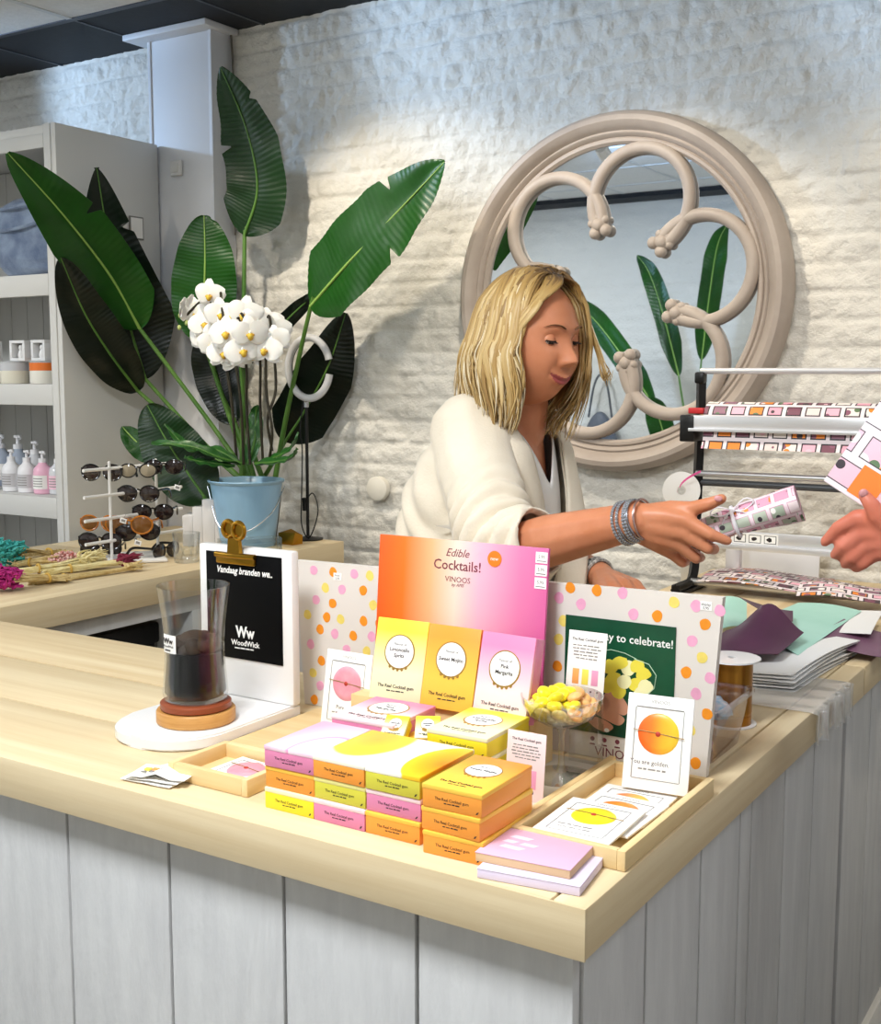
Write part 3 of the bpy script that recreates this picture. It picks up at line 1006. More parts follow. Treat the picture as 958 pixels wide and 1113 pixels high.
# ------------------------------------------------------------------ the two pine card trays
def tray(label, x0, x1, y0, y1, h, th=.010):
    t = thing('card_tray', label, 'tray', ((x0 + x1) / 2, (y0 + y1) / 2, CT), group='pine card trays')
    for xa in (x0, x1 - th):
        b = NB(); bx(b, xa, xa + th, y0, y1, CT + .0006, CT + h, .001)
        obj('long_side', b, TRAYY, t, world=True)
    for ya in (y0, y1 - th):
        b = NB(); bx(b, x0 + th, x1 - th, ya, ya + th, CT + .0006, CT + h, .001)
        obj('short_side', b, TRAYX, t, world=True)
    b = NB(); bx(b, x0 + th, x1 - th, y0 + th, y1 - th, CT + .0006, CT + .004, 0)
    obj('bottom', b, TRAYY, t, world=True)
    return t


tray('narrow pine tray of gift cards along the right counter edge', -.655, -.508, 1.186, 1.475, .024)
tray('narrow pine tray of white cards beside the glass candle stand', -1.165, -1.022, 1.14, 1.255, .024)
for i, (y, z, col, lb) in enumerate(((1.2, .0175, GEMY, 'white gift card with a lemon yellow gem lying front-most in the pine tray'), (1.252, .0115, GEMR, 'white gift card with an orange gem half covered by the yellow gem card'), (1.302, .0055, GEMO, 'white gift card with an amber gem lying under the standing golden card'))):
    gem_card(lb, (-.585 + (i == 1) * .003, y, CT + z), (math.radians((.5, .3, .2)[i]), 0, (.03, -.03, .02)[i]), col, ('', ''), w=.098)
gem_card('white gift card with a pink gem lying in the tray beside the nine-box stack', (-1.085, 1.153, CT + .0055), (math.radians(2), 0, -.1), GEMP, ('Pure', 'rose gum'), h=.085)

# notepads
def pad(label, c, rot, w, l, h, cover, n, sub):
    t = thing('notepad', label, 'notepad', c, rot, 'pads by the counter corner')
    b = NB(); bx(b, -w / 2, w / 2, -l / 2, l / 2, 0, h - .0008, .0006)
    obj('pages', b, mat('pad_edge_' + sub, sub, .7), t)
    b = NB(); bx(b, -w / 2 - .0005, w / 2 + .0005, -l / 2 - .0005, l / 2 + .0005, h - .0008, h, .0003, mi=0)
    for k, s in enumerate(n):
        scribble(b, .034 + .006 * (k == 1), .012, Matrix.Translation((-w * .18, .018 - k * .015, h)) @ Matrix.Rotation(-.1, 4, 'Z'), 1, int(s), .0002, .5)
    obj('cover', b, [cover, mat('pale_pink_print', '#f3d7e4', .6)], t)
    return t


pad('lilac white pad of slips lying under the pink notepad at the corner', (-.588, 1.138, CT + .0005), (0, 0, .14), .118, .088, .011, mat('lilac_cover', '#dccfe6', .6), (), '#e3d6ea')
pad('pink notepad with faint pale lettering lying at the counter corner', (-.6, 1.148, CT + .0118), (0, 0, .1), .112, .082, .0105, mat('pink_cover', '#e0b0c8', .55), ('11', '14', '17'), '#dcb98f')
# folded leaflets by the first tray
for i in range(3):
    b = NB()
    w, l = .085, .05
    vs = [[b.verts.new((-w / 2 + w * u, -l / 2 + l * v, .0012 + i * .0022 + (.007 if u == .5 else 0) * (1 if i == 2 else .2) + .002 * abs(u - .5))) for v in (0, 1)] for u in (0, .25, .5, .75, 1)]
    for a, c in zip(vs, vs[1:]):
        b.faces.new((a[0], c[0], c[1], a[1]))
    thicken(b, -.0008)
    if i == 2:
        for k, mi in enumerate((1, 2, 3)):
            bx(b, -.03 + k * .012, -.021 + k * .012, -.004, .004, .0085 + .001 * k, .0105 + .0008 * k, 0, mi=mi)
            bx(b, -.03 + k * .012, -.022 + k * .012, -.012, -.010, .0085 + .001 * k, .0103 + .0008 * k, 0, mi=3)
    o = obj('leaflet', b, [PAPER, mat('swatch_y', '#ecd95a', .5), mat('swatch_o', '#f0a45a', .5), GREYP])
    o.location = (-1.175 + .006 * i, 1.128 + .002 * i, CT + .0005 + .002 * i)
    o.rotation_euler = (0, 0, .1 + .09 * i)
    tag(o, ('white folded leaflet at the bottom of the pile by the counter edge', 'white folded leaflet in the middle of the pile by the counter edge', 'white folded leaflet with tiny colour swatches on top of the pile')[i], 'leaflet', 'leaflets by the candle stand')

# ------------------------------------------------------------------ candle display
cs = thing('candle_stand', 'white L-shaped candle stand holding a black menu sheet under a brass clip', 'candle stand', (-1.29, 1.455, CT))
b = NB()
pts = []
x0, x1, y0, y1 = -1.398, -1.205, 1.21, 1.475
R_ = .085
for k in range(9):
    a = PI + k / 8 * PI / 2
    pts.append((x0 + R_ + R_ * math.cos(a), y0 + R_ + R_ * math.sin(a)))
for k in range(9):
    a = 1.5 * PI + k / 8 * PI / 2
    pts.append((x1 - R_ + R_ * math.cos(a), y0 + R_ + R_ * math.sin(a)))
pts += [(x1, y1), (x0, y1)]
prism(b, pts, CT + .0005, CT + .02)
bmesh.ops.bevel(b, geom=[e for e in b.edges if abs(e.verts[0].co.z - e.verts[1].co.z) < 1e-6], offset=.003, segments=2, affect='EDGES')
WMDF = mat('white_lacquer', '#eceae8', .28, coat=.2)
obj('base_plate', b, WMDF, cs, world=True)
b = NB(); bx(b, -1.402, -1.202, 1.4555, 1.4745, CT + .02, 1.222, .004)
obj('back_plate', b, WMDF, cs, world=True)
b = NB()
bx(b, -1.384, -1.222, 1.4535, 1.4553, 1.035, 1.211, .0003, mi=0)
F = frame_m((-1.303, 1.4534, 1.12), (1, 0, 0), (0, 0, 1))
text(b, 'Vandaag branden we..', .0155, F @ Matrix.Translation((.002, .062, 0)), 1, bold=.0004, shear=.25, wide=.88)
text(b, 'Ww', .026, F @ Matrix.Translation((.002, -.040, 0)), 1, bold=.0009, wide=.85)
text(b, 'WoodWick', .0125, F @ Matrix.Translation((.002, -.058, 0)), 1, bold=.0003)
scribble(b, .046, .0036, F @ Matrix.Translation((.002, -.0665, 0)), 1, 2)
obj('menu_sheet', b, [mat('black_sheet', '#050506', .6, spec=.12), PAPER], cs, world=True)
b = NB()
cx_, cz_ = -1.315, 1.205
bx(b, cx_ - .042, cx_ + .042, 1.447, 1.4535, cz_ - .012, cz_ + .002, .003)
tube(b, spline([(cx_ - .042, 1.449, cz_ + .003), (cx_, 1.446, cz_ + .003), (cx_ + .042, 1.449, cz_ + .003)], 8), .005, 10)
prism(b, [(cx_ - .014, cz_), (cx_ + .014, cz_), (cx_ + .011, cz_ + .032), (cx_ - .011, cz_ + .032)], -1.452, -1.444, Matrix(((1, 0, 0, 0), (0, 0, -1, 0), (0, 1, 0, 0), (0, 0, 0, 1))))
for s in (-1, 1):
    ring = [V((cx_ + s * .0145 + .0125 * math.cos(a), 1.446 - .004 * s, cz_ + .046 + .0135 * math.sin(a))) for a in [2 * PI * k / 20 for k in range(20)]]
    tube(b, ring, .0036, 8, closed=True)
    lathe(b, [(0, .0008), (.0125, .0008), (.0125, -.0008), (0, -.0008)], 20, Matrix.Translation((cx_ + s * .0145, 1.4475 - .004 * s, cz_ + .046)) @ Matrix.Rotation(PI / 2, 4, 'X'))
obj('brass_clip', b, mat('clip_brass', '#a37a28', .3, metal=1), cs, world=True)

# hourglass candle on its wooden lid
ca = thing('candle', 'hourglass-shaped jar candle of black wax standing on its round wooden lid', 'candle', (-1.293, 1.318, CT + .02))
ca.scale = (1.25, 1.25, 1.15)
ca.location.x += .010
b = NB(); lathe(b, [(0, .0003), (.047, .0003), (.0485, .002), (.0485, .016), (.047, .018), (.036, .018), (.036, .0145), (0, .0145)], 48)
obj('wooden_lid', b, mat('oak_lid', '#b88040', .45, col2='#cc9a58', vs=4, st=(3, 3, 40)), ca)
b = NB(); lathe(b, [(0, .0146), (.041, .0182), (.0435, .020), (.0435, .027), (.041, .029), (0, .029)], 48)
obj('lid_seal', b, mat('red_brown_seal', '#8a4326', .4), ca)
g0 = .0292
outer = [(0, 0), (.034, 0), (.0385, .003), (.040, .010), (.0385, .03), (.0365, .055), (.0362, .075), (.0375, .10), (.041, .13), (.0445, .1555)]
inner = [(.0430, .1555), (.0395, .13), (.0360, .10), (.0345, .075), (.0346, .055), (.0366, .03), (.038, .012), (.034, .0065), (0, .006)]
b = NB(); lathe(b, [(r_, z + g0) for r_, z in outer + inner], 56)
obj('glass_jar', b, thin_glass('candle_glass', '#fafbfb', .02, .012, .45), ca)
wz = .068
b = NB(); lathe(b, [(0, .0064 + g0), (.0335, .0068 + g0), (.0375, .0124 + g0), (.0362, .03 + g0), (.0342, .055 + g0), (.0342, wz + g0 - .001), (.030, wz + g0), (0, wz + g0 - .002)], 48)
obj('wax', b, mat('black_wax', '#08080b', .4, col2='#120e12', vs=8, spec=.2), ca)
b = NB()
for k in range(14):
    a = 2 * PI * k / 14
    ball(b, (.022 * math.cos(a), .022 * math.sin(a), wz + g0 + .006 + .004 * math.sin(k * 2.1)), (.011, .011, .010 + .004 * math.sin(k * 1.7)), 0, 10)
ball(b, (0, 0, wz + g0 + .010), (.022, .022, .016), 0, 14)
obj('wood_wick', b, mat('charred_wick', '#2b2018', .7, col2='#4a3423', vs=40), ca)
b = NB()
A0 = math.atan2(-.85, .53) - .72
for (h0, h1, rr_, mi) in ((.070, .094, .0374, 0),):
    grid(b, lambda u, v: V(((.0378) * math.cos(A0 + (u - .5) * .62), (.0378) * math.sin(A0 + (u - .5) * .62), g0 + h0 + (h1 - h0) * v)), 10, 3, mi)
thicken(b, -.0005)
q = V((math.cos(A0), math.sin(A0), 0))
F = frame_m(q * .0384 + V((0, 0, g0 + .082)), (-q.y, q.x, 0), (0, 0, 1))
text(b, 'Ww', .010, F @ Matrix.Translation((0, .004, .0004)), 1, bold=.0003)
text(b, 'WoodWick', .0042, F @ Matrix.Translation((0, -.003, .0004)), 1)
scribble(b, .013, .0034, F @ Matrix.Translation((0, -.008, .0003)), 1, 2)
obj('label', b, [PAPER, INK], ca)
# ------------------------------------------------------------------ round mirror
MX, MZ, MY = -1.462, 1.737, 3.262
Mm = Matrix.Translation((MX, MY, MZ)) @ Matrix.Rotation(PI / 2, 4, 'X')      # local z -> -Y (out of the wall)
mr = thing('wall_mirror', 'big round mirror in a greige moulded frame with carved looping tracery', 'mirror', (MX, WY - .012, MZ))
FR = mat('greige_frame', '#a3968b', .5, col2='#b5a99e', vs=5, bump=.05, bs=60)
prof = [(.425, -.028), (.425, .006), (.432, .014), (.440, .014), (.445, .008), (.450, .018), (.456, .022), (.462, .018), (.466, .024), (.474, .036), (.488, .043), (.502, .040), (.513, .028), (.519, .008), (.519, -.028)]
b = NB(); lathe(b, prof, 120, Mm)
obj('frame', b, FR, mr, world=True, ang=30)
b = NB(); lathe(b, [(0, .0), (.43, .0), (.43, -.012), (0, -.012)], 96, Mm)
obj('mirror_glass', b, mat('mirror_silver', '#e9eff4', .015, metal=1), mr, world=True)
CD, CR = .272, .148
for k in range(6):
    a0 = math.radians(73 + 60 * k)
    c = V((CD * math.cos(a0), CD * math.sin(a0), 0))
    # arc of the lobe: bulges outward, ends at the two cusps
    ha = math.atan2(.2 * math.sin(PI / 6), CD - .2 * math.cos(PI / 6))
    pts = []
    for q in range(41):
        a = a0 - (PI - ha) + 2 * (PI - ha) * q / 40
        pts.append(Mm @ (c + V((CR * math.cos(a), CR * math.sin(a), .012))))
    b = NB(); tube(b, pts, .0185, 12)
    obj('tracery_arc', b, FR, mr, world=True)
    a1 = a0 + PI / 6
    b = NB()
    cr, ct = V((math.cos(a1), math.sin(a1), 0)), V((-math.sin(a1), math.cos(a1), 0))
    o = cr * .205
    for (u, w_, s) in ((.0, .0, .021), (-.020, .017, .018), (-.020, -.017, .018), (.010, .021, .013), (.010, -.021, .013), (.022, 0, .012)):
        ball(b, Mm @ (o + cr * u + ct * w_ + V((0, 0, .017))), s, 0, 14)
    obj('carved_knot', b, FR, mr, world=True)

# ------------------------------------------------------------------ white bookcase on the left
SX, SF, SB, ST = -3.22, 2.722, 3.18, 2.325
bc = thing('bookcase', 'white painted open bookcase against the column at the left', 'bookcase', (-3.7, SB, 0))
BW = mat('bookcase_white', '#d3d2ce', .5)
SL = -4.25
b = NB()
bx(b, SX - .022, SX, SF, SB, 0, ST, .002)
obj('side_panel', b, BW, bc, world=True)
b = NB(); bx(b, SL, SL + .022, SF, SB, 0, ST, .002); obj('side_panel', b, BW, bc, world=True)
b = NB(); bx(b, SX - .055, SX - .0225, SF - .004, SF + .018, 0, ST, .002); obj('front_stile', b, BW, bc, world=True)
b = NB(); bx(b, SL + .022, SX - .0225, SF, SB, ST - .03, ST - .002, .002); bx(b, SL + .022, SX - .056, SF - .004, SF + .016, ST - .075, ST - .0302, .002); obj('top_panel', b, BW, bc, world=True)
b = NB()
xx = SL + .022
while xx < SX - .03:
    bx(b, xx + .001, min(xx + .095, SX - .0225) - .001, SB - .018, SB - .004, 0, ST - .032, .003)
    xx += .095
obj('back_panel', b, mat('bookcase_back', '#c6c5c1', .6), bc, world=True)
SHZ = (1.84, 1.472, 1.085, .62, .12)
for z in SHZ:
    b = NB(); bx(b, SL + .023, SX - .023, SF + .018, SB - .019, z - .022, z, .002); bx(b, SL + .023, SX - .0555, SF - .004, SF + .0175, z - .072, z, .002)
    obj('shelf', b, BW, bc, world=True)
b = NB(); p = PX(150, 232, SX); bx(b, SX, SX + .006, p.y - .045, p.y + .02, 1.98, 2.06, .001, mi=0); bx(b, SX + .006, SX + .0065, p.y - .04, p.y + .015, 1.985, 2.055, 0, mi=1)
tag(obj('notice_card', b, [mat('notice_frame', '#77756f', .5), PAPER], loc=(SX, p.y, 2.02)), 'small white framed notice on the bookcase side behind the leaf', 'notice')
# denim heap in the top compartment
DEN = mat('denim', '#5d6f8e', .9, col2='#9fb0c8', vs=9, bump=.4, bs=350, sheen=.3)
b = NB()
t = NB(); bmesh.ops.create_icosphere(t, subdivisions=5, radius=1)
for v in t.verts:
    p = v.co
    s = V((abs(p.x) ** .6 * (1 if p.x > 0 else -1), abs(p.y) ** .7 * (1 if p.y > 0 else -1), abs(p.z) ** .6 * (1 if p.z > 0 else -1)))
    s = V((s.x * .26, s.y * .16, s.z * .155 * (1 - .12 * abs(p.x))))
    nn = noise.noise(p * 2.3 + V((3, 1, 0))) * .030 + noise.noise(p * 5) * .010
    v.co = s * (1 + nn * 3)
    v.co.z = max(v.co.z, -.15)
absorb(b, t)
for z in (.105, .03):
    tube(b, spline([(-.27, -.1, z + .03), (-.1, -.168, z - .01), (.06, -.172, z), (.2, -.12, z + .04), (.262, -.02, z + .03)], 24), .006, 8)
for x, y, z in ((.17, -.1, .135), (.22, -.06, .13), (.1, -.11, .14)):
    tube(b, [V((x + .03 * math.cos(q * PI / 6), y + .012 * math.sin(q * PI / 6), z + .02 * math.sin(q * PI / 6))) for q in range(12)], .008, 8, closed=True)
o = obj('denim_bag', b, DEN); o.location = (-3.53, 2.98, 1.84 + .151)
tag(o, 'soft washed blue denim bag in the top compartment of the bookcase', 'bag')


def pump_bottle(label, loc, s, body, liquid, lab, rz=0.0):
    t = thing('pump_bottle', label, 'bottle', loc, rz, 'pump bottles on the bookcase')
    b = NB(); lathe(b, [(0, 0), (.030 * s, 0), (.033 * s, .003), (.033 * s, .075 * s), (.030 * s, .09 * s), (.016 * s, .104 * s), (.013 * s, .112 * s), (0, .112 * s)], 24)
    obj('bottle', b, liquid, t)
    b = NB(); grid(b, lambda u, v: V((.0338 * s * math.cos(-PI / 2 + (u - .5) * 2.2), .0338 * s * math.sin(-PI / 2 + (u - .5) * 2.2), (.018 + .048 * v) * s)), 12, 3)
    thicken(b, -.0004)
    for k in range(4):
        grid(b, lambda u, v: V((.0345 * s * math.cos(-PI / 2 + (u - .5) * 1.2), .0345 * s * math.sin(-PI / 2 + (u - .5) * 1.2), (.026 + .009 * k + .003 * v) * s)), 8, 2, 1)
    obj('label', b, [lab, GREYP], t)
    b = NB(); lathe(b, [(.014 * s, .110 * s), (.014 * s, .124 * s), (.005 * s, .125 * s), (.005 * s, .142 * s), (.011 * s, .143 * s), (.011 * s, .150 * s), (0, .151 * s)], 16)
    tube(b, [(0, 0, .147 * s), (.018 * s, -.014 * s, .148 * s), (.028 * s, -.022 * s, .142 * s)], .0045 * s, 8)
    obj('pump_head', b, body, t)
    return t


WPL = mat('white_plastic', '#efeef0', .35)
PLQ = mat('pink_soap', '#f0b9cf', .25)
BLQ = mat('grey_blue_soap', '#aab4c4', .2)
CLQ = mat('clear_soap', '#d9dade', .2)
z = 1.086
for i, (px, py, Y, s, lq, lab, lb) in enumerate(((-12, 535, 2.80, 1.0, WPL, mat('label_grey', '#c9c6c8', .5), 'white pump bottle on the bookcase shelf, cut by the photo edge'), (12, 535, 2.80, 1.0, WPL, MATS['label_grey'], 'white pump bottle with a grey label on the bookcase shelf, left of two'), (29, 535, 2.80, 1.0, WPL, MATS['label_grey'], 'white pump bottle with a grey label directly left of the pink soap bottle'), (46, 535, 2.80, 1.0, PLQ, PAPER, 'pink soap pump bottle at the front of the bookcase shelf'), (63, 535, 2.82, 1.0, CLQ, mat('label_pink', '#f0c7d6', .5), 'clear pump bottle with a pink label beside the bookcase stile'),
                                                (1, 520, 2.93, 1.28, BLQ, PAPER, 'tall grey blue pump bottle behind the white ones, at the photo edge'), (20, 520, 2.94, 1.28, BLQ, PAPER, 'tall grey blue pump bottle standing behind the two white pump bottles'), (38, 520, 2.93, 1.15, CLQ, PAPER, 'clear pump bottle half hidden behind the pink soap bottle'))):
    q = PY(px, 500, Y)
    if q.x > SX - .06:
        q.x = SX - .062
    pump_bottle(lb, (q.x, Y, z), s, WPL, lq, lab, .2)
# jar candles with little boxed figures on top
def jar(label, x, y, wax, band):
    t = thing('jar_candle', label, 'candle', (x, y, 1.473), 0, 'jar candles on the bookcase')
    b = NB(); lathe(b, [(0, 0), (.046, 0), (.049, .004), (.049, .07), (.047, .07), (.047, .05), (0, .05)], 28)
    obj('jar', b, wax, t)
    b = NB(); lathe(b, [(.0492, .045), (.0496, .045), (.0496, .072), (.0475, .072), (.0475, .071), (.0492, .071)], 28)
    obj('rim_band', b, band, t)
    b = NB(); lathe(b, [(0, .0722), (.049, .0722), (.049, .078), (0, .078)], 28)
    obj('lid', b, mat('clear_lid', '#e9ebee', .1, trans=.5), t)


jar('jar candle of cream wax with a grey rim on the middle shelf', PY(16, 410, 2.8).x, 2.8, mat('cream_wax', '#e9e4d2', .4), mat('rim_grey', '#c8c9cc', .2))
jar('jar candle with a bright orange rim beside the bookcase stile', PY(48.5, 410, 2.8).x, 2.8, mat('white_wax', '#f0ede2', .4), mat('rim_orange', '#e8772a', .4))
jar('jar candle of cream wax at the photo edge on the middle shelf', PY(-14, 410, 2.8).x, 2.8, MATS['cream_wax'], MATS['rim_grey'])


def figure_box(label, x, y, rz, body):
    t = thing('gift_box', label, 'box', (x, y, 1.552), rz, 'window boxes on the jar candles')
    b = NB()
    s = .036
    for a in ((-s, s, 0, .010), (-s, s, .062, .072)):
        bx(b, a[0], a[1], -.02, .02, a[2], a[3], .001)
    for a in ((-s, -s + .011), (s - .011, s)):
        bx(b, a[0], a[1], -.02, .02, .010, .062, .001)
    obj('window_frame', b, WHITE, t)
    b = NB(); bx(b, -s + .011, s - .011, .012, .018, .010, .062, 0); obj('back_card', b, body, t)
    b = NB(); lathe(b, [(0, .010), (.010, .010), (.012, .022), (.009, .034), (.006, .038), (.009, .046), (.006, .055), (0, .057)], 14); obj('figure', b, WHITE, t)


GC = mat('window_back_grey', '#8d8c8a', .6)
figure_box('white window box on the cream jar candle, in the middle of three', PY(23, 380, 2.8).x, 2.8, .1, GC)
figure_box('white window box on the orange-rimmed jar candle by the stile', PY(46, 380, 2.8).x, 2.8, 0, GC)
figure_box('grey window box at the photo edge on a cream jar candle', PY(-5, 380, 2.82).x - .02, 2.82, -.1, GC)

# ------------------------------------------------------------------ big-leaved plant
def leaf(bm, path, W, nrm, mi=0, mrib=1, nu=150, nv=12, fold=.12, prof=None, ripple=.006, notch=(), seed=0, curl=0.0):
    P = spline(path, nu)
    cols = []
    NS = []
    for i in range(nu):
        u = i / (nu - 1)
        T = (P[min(i + 1, nu - 1)] - P[max(i - 1, 0)]).normalized()
        n = V(nrm)
        n = (n - T * n.dot(T)).normalized()
        S = T.cross(n)
        w = (prof(u) if prof else math.sin(PI * min(1, max(0, u ** .8))) ** .55) * W / 2
        if i in (0, nu - 1):
            w = max(w, W * .03)
        row = []
        for j in range(-nv // 2, nv // 2 + 1):
            v = j / (nv / 2)
            ww = w
            for (nuu, side, dep) in notch:
                if side * v > 0:
                    dd = abs(u - nuu)
                    if dd < .022:
                        ww = w * (1 - dep * (1 - dd / .022) * abs(v))
            rp = .0009 * math.sin(u * 230 - abs(v) * 9) * min(1, abs(v) * 4) + ripple * .6 * math.sin(u * 26 + seed * 3 + v * 2) * abs(v) + ripple * 1.4 * noise.noise(V((u * 3, v * 1.5, seed)))
            row.append(bm.verts.new(P[i] + S * (v * ww) + n * (fold * abs(v) * ww - curl * v * v * ww + rp)))
        cols.append(row)
        NS.append(n)
    for a, c in zip(cols, cols[1:]):
        for j in range(len(a) - 1):
            f = bm.faces.new((a[j], c[j], c[j + 1], a[j + 1]))
            f.material_index = mi
    thicken(bm, .0012)
    n0 = V(nrm).normalized()
    tube(bm, [p + n_ * .0022 for p, n_ in zip(P, NS)], [.0055 * (1 - .75 * i / (nu - 1)) for i in range(nu)], 8, mrib)
    return P


def leaf_mat(name, c1, c2, tr=.25):
    """glossy leaf with fine cross veins and a little light through it"""
    m = mat(name, c1, .34, col2=c2, vs=2.5, spec=.45)
    nt = m.node_tree
    b = nt.nodes['Principled BSDF']
    out = nt.nodes['Material Output']
    tl = nt.nodes.new('ShaderNodeBsdfTranslucent')
    tl.inputs['Color'].default_value = (*hx('#4f8a1c'), 1)
    mx = nt.nodes.new('ShaderNodeMixShader')
    mx.inputs[0].default_value = tr
    nt.links.new(b.outputs[0], mx.inputs[1])
    nt.links.new(tl.outputs[0], mx.inputs[2])
    nt.links.new(mx.outputs[0], out.inputs['Surface'])
    return m


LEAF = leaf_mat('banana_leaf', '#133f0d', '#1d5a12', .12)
LEAFD = leaf_mat('shaded_banana_leaf', '#040e06', '#07170a', .02)  # same leaf, darker copy: the shade is put into its colour
POT = V((-2.70, 3.09, CT))
plant = thing('bird_of_paradise_plant', 'tall plant with huge paddle leaves behind the blue bucket', 'plant', POT)
b = NB(); lathe(b, [(0, .001), (.065, .001), (.085, .15), (.088, .155), (.082, .155), (.078, .14), (0, .138)], 32, Matrix.Translation(POT))
obj('pot', b, mat('dark_pot', '#2c2f2c', .5), plant, world=True)


def pl(path):
    return [PY(x, y, Y) for x, y, Y in path]


CAMN = (.5, -.85, .12)
LEAVES = [
    # path base->tip (px, py, depth), width m, normal, matte, stem origin offset, fold, notch
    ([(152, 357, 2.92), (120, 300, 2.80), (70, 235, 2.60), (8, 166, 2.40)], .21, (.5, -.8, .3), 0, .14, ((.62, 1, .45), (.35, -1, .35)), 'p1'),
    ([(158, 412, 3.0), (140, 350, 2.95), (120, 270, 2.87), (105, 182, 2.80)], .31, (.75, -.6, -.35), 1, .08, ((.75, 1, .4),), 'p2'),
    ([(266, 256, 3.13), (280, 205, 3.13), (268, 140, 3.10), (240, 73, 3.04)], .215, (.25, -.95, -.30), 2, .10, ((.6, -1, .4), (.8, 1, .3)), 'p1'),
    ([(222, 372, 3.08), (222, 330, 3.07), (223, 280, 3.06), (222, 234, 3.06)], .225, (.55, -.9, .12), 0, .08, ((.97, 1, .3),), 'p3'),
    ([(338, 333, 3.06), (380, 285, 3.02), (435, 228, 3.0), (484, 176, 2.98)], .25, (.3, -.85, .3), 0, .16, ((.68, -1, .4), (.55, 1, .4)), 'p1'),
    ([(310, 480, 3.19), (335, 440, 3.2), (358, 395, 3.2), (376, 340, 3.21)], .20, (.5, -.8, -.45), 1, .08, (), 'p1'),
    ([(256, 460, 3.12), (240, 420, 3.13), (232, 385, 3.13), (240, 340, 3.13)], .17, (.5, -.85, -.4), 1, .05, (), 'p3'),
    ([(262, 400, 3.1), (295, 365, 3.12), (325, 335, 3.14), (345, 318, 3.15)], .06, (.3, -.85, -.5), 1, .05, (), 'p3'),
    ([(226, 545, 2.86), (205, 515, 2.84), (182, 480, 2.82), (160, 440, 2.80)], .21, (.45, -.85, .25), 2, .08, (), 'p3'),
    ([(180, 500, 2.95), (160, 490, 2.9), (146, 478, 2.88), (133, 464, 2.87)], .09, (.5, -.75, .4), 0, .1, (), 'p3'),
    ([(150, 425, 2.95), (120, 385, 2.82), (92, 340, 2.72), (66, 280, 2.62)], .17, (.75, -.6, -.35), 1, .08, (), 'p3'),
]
PROF = {'p1': lambda u: min(1, (u / .18)) ** .5 * min(1, ((1 - u) / .42)) ** .58,
        'p2': lambda u: min(1, (u / .3)) ** .5 * min(1, ((1 - u) / .62)) ** .7,
        'p3': lambda u: max(0, math.sin(PI * u ** .85)) ** .5}
for i, (path, W, nrm, mm, fold, notch, pr) in enumerate(LEAVES):
    pts = pl(path)
    b = NB()
    leaf(b, pts, W, nrm, 0, 1, fold=fold, prof=PROF[pr], notch=notch, seed=i)
    o = obj('leaf', b, [(LEAF, LEAFD, leaf_mat('half_shaded_banana_leaf', '#0a260b', '#123a10', .05))[mm], MIDRIB if mm == 0 else STEM], plant, world=True, ang=60)  # the in-between copy carries part of the shade in its colour
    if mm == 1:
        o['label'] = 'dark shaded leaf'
    b0 = POT + V((.05 * math.sin(i * 2.1), .03 * math.cos(i * 1.7), .13))
    p0 = pts[0]
    d = (pts[0] - pts[1]).normalized()
    mid = (b0 + p0) / 2 + d * .05 + V((0, .02, 0))
    b = NB(); tube(b, spline([b0, mid, p0, p0 - d * .02], 20), [.010 - .005 * k / 19 for k in range(20)], 8)
    obj('leaf_stalk', b, STEM, plant, world=True)

# ------------------------------------------------------------------ orchid in the blue bucket
OB = PZ(269, 592)
OB = V((OB.x, OB.y, CT))
orch = thing('potted_orchid', 'white flowering orchid planted in a pale blue metal bucket', 'plant', OB)
r0, r1, Hb = .092, .122, .212
b = NB(); lathe(b, [(0, .002), (r0 - .006, .002), (r0, .0), (r0 + .001, .012), (r0 - .001, .014), (r1 - .006, Hb - .010), (r1, Hb - .006), (r1 + .003, Hb), (r1 + .001, Hb + .003), (r1 - .004, Hb), (r1 - .014, Hb - .025), (0, Hb - .03)], 56)
obj('bucket', b, mat('pale_blue_enamel', '#86b0d0', .3, col2='#98c0dc', vs=3, st=(3, 3, .5), coat=.2), orch)
b = NB()
dv = V((.845, .534, 0)); nv_ = V((.53, -.85, 0))
tube(b, spline([dv * (r1 + .004) + V((0, 0, Hb - .02)), dv * (r1 * .75) + nv_ * (r1 * .70) + V((0, 0, Hb - .10)), dv * .01 + nv_ * (r1 - .002) + V((0, 0, Hb - .155)), -dv * (r1 * .6) + nv_ * (r1 * .72) + V((0, 0, Hb - .14)), -dv * (r1 + .004) + V((0, 0, Hb - .02))], 30), .0022, 6)
obj('wire_handle', b, STEEL, orch)
b = NB(); lathe(b, [(r1 - .016, Hb - .026), (.05, Hb - .015), (0, Hb - .010)], 24); obj('bark_mulch', b, mat('bark', '#2a2018', .9, col2='#4a3726', vs=60, bump=.6, bs=60), orch)


def OP(x, y, dY=0.0):
    return PY(x, y, OB.y + dY) - OB


for i, (pts, w_, n) in enumerate((([(262, 505, -.02), (235, 490, -.06), (205, 487, -.1), (178, 462, -.14)], .055, (.2, -.3, 1)), ([(262, 505, -.03), (238, 498, -.09), (208, 486, -.14), (165, 482, -.2)], .05, (.2, -.4, 1)), ([(280, 505, .0), (300, 498, -.02), (316, 488, -.02), (325, 470, -.02)], .05, (-.3, -.5, .8)), ([(278, 505, -.04), (300, 503, -.08), (318, 498, -.09), (324, 488, -.1)], .055, (-.3, -.5, 1)), ([(255, 507, -.05), (235, 505, -.1), (215, 502, -.14), (200, 498, -.17)], .05, (.2, -.3, 1)), ([(270, 505, 0), (277, 480, .03), (278, 455, .05), (280, 440, .05)], .055, (.4, -.9, .1)))):
    b = NB(); leaf(b, [OP(*p) for p in pts], w_, n, 0, 1, fold=.25, nu=20, nv=6, seed=20 + i, prof=PROF['p3'])
    obj('leaf', b, [mat('orchid_leaf', '#1c4a1a', .35, col2='#2b6422', vs=5), STEM], orch)
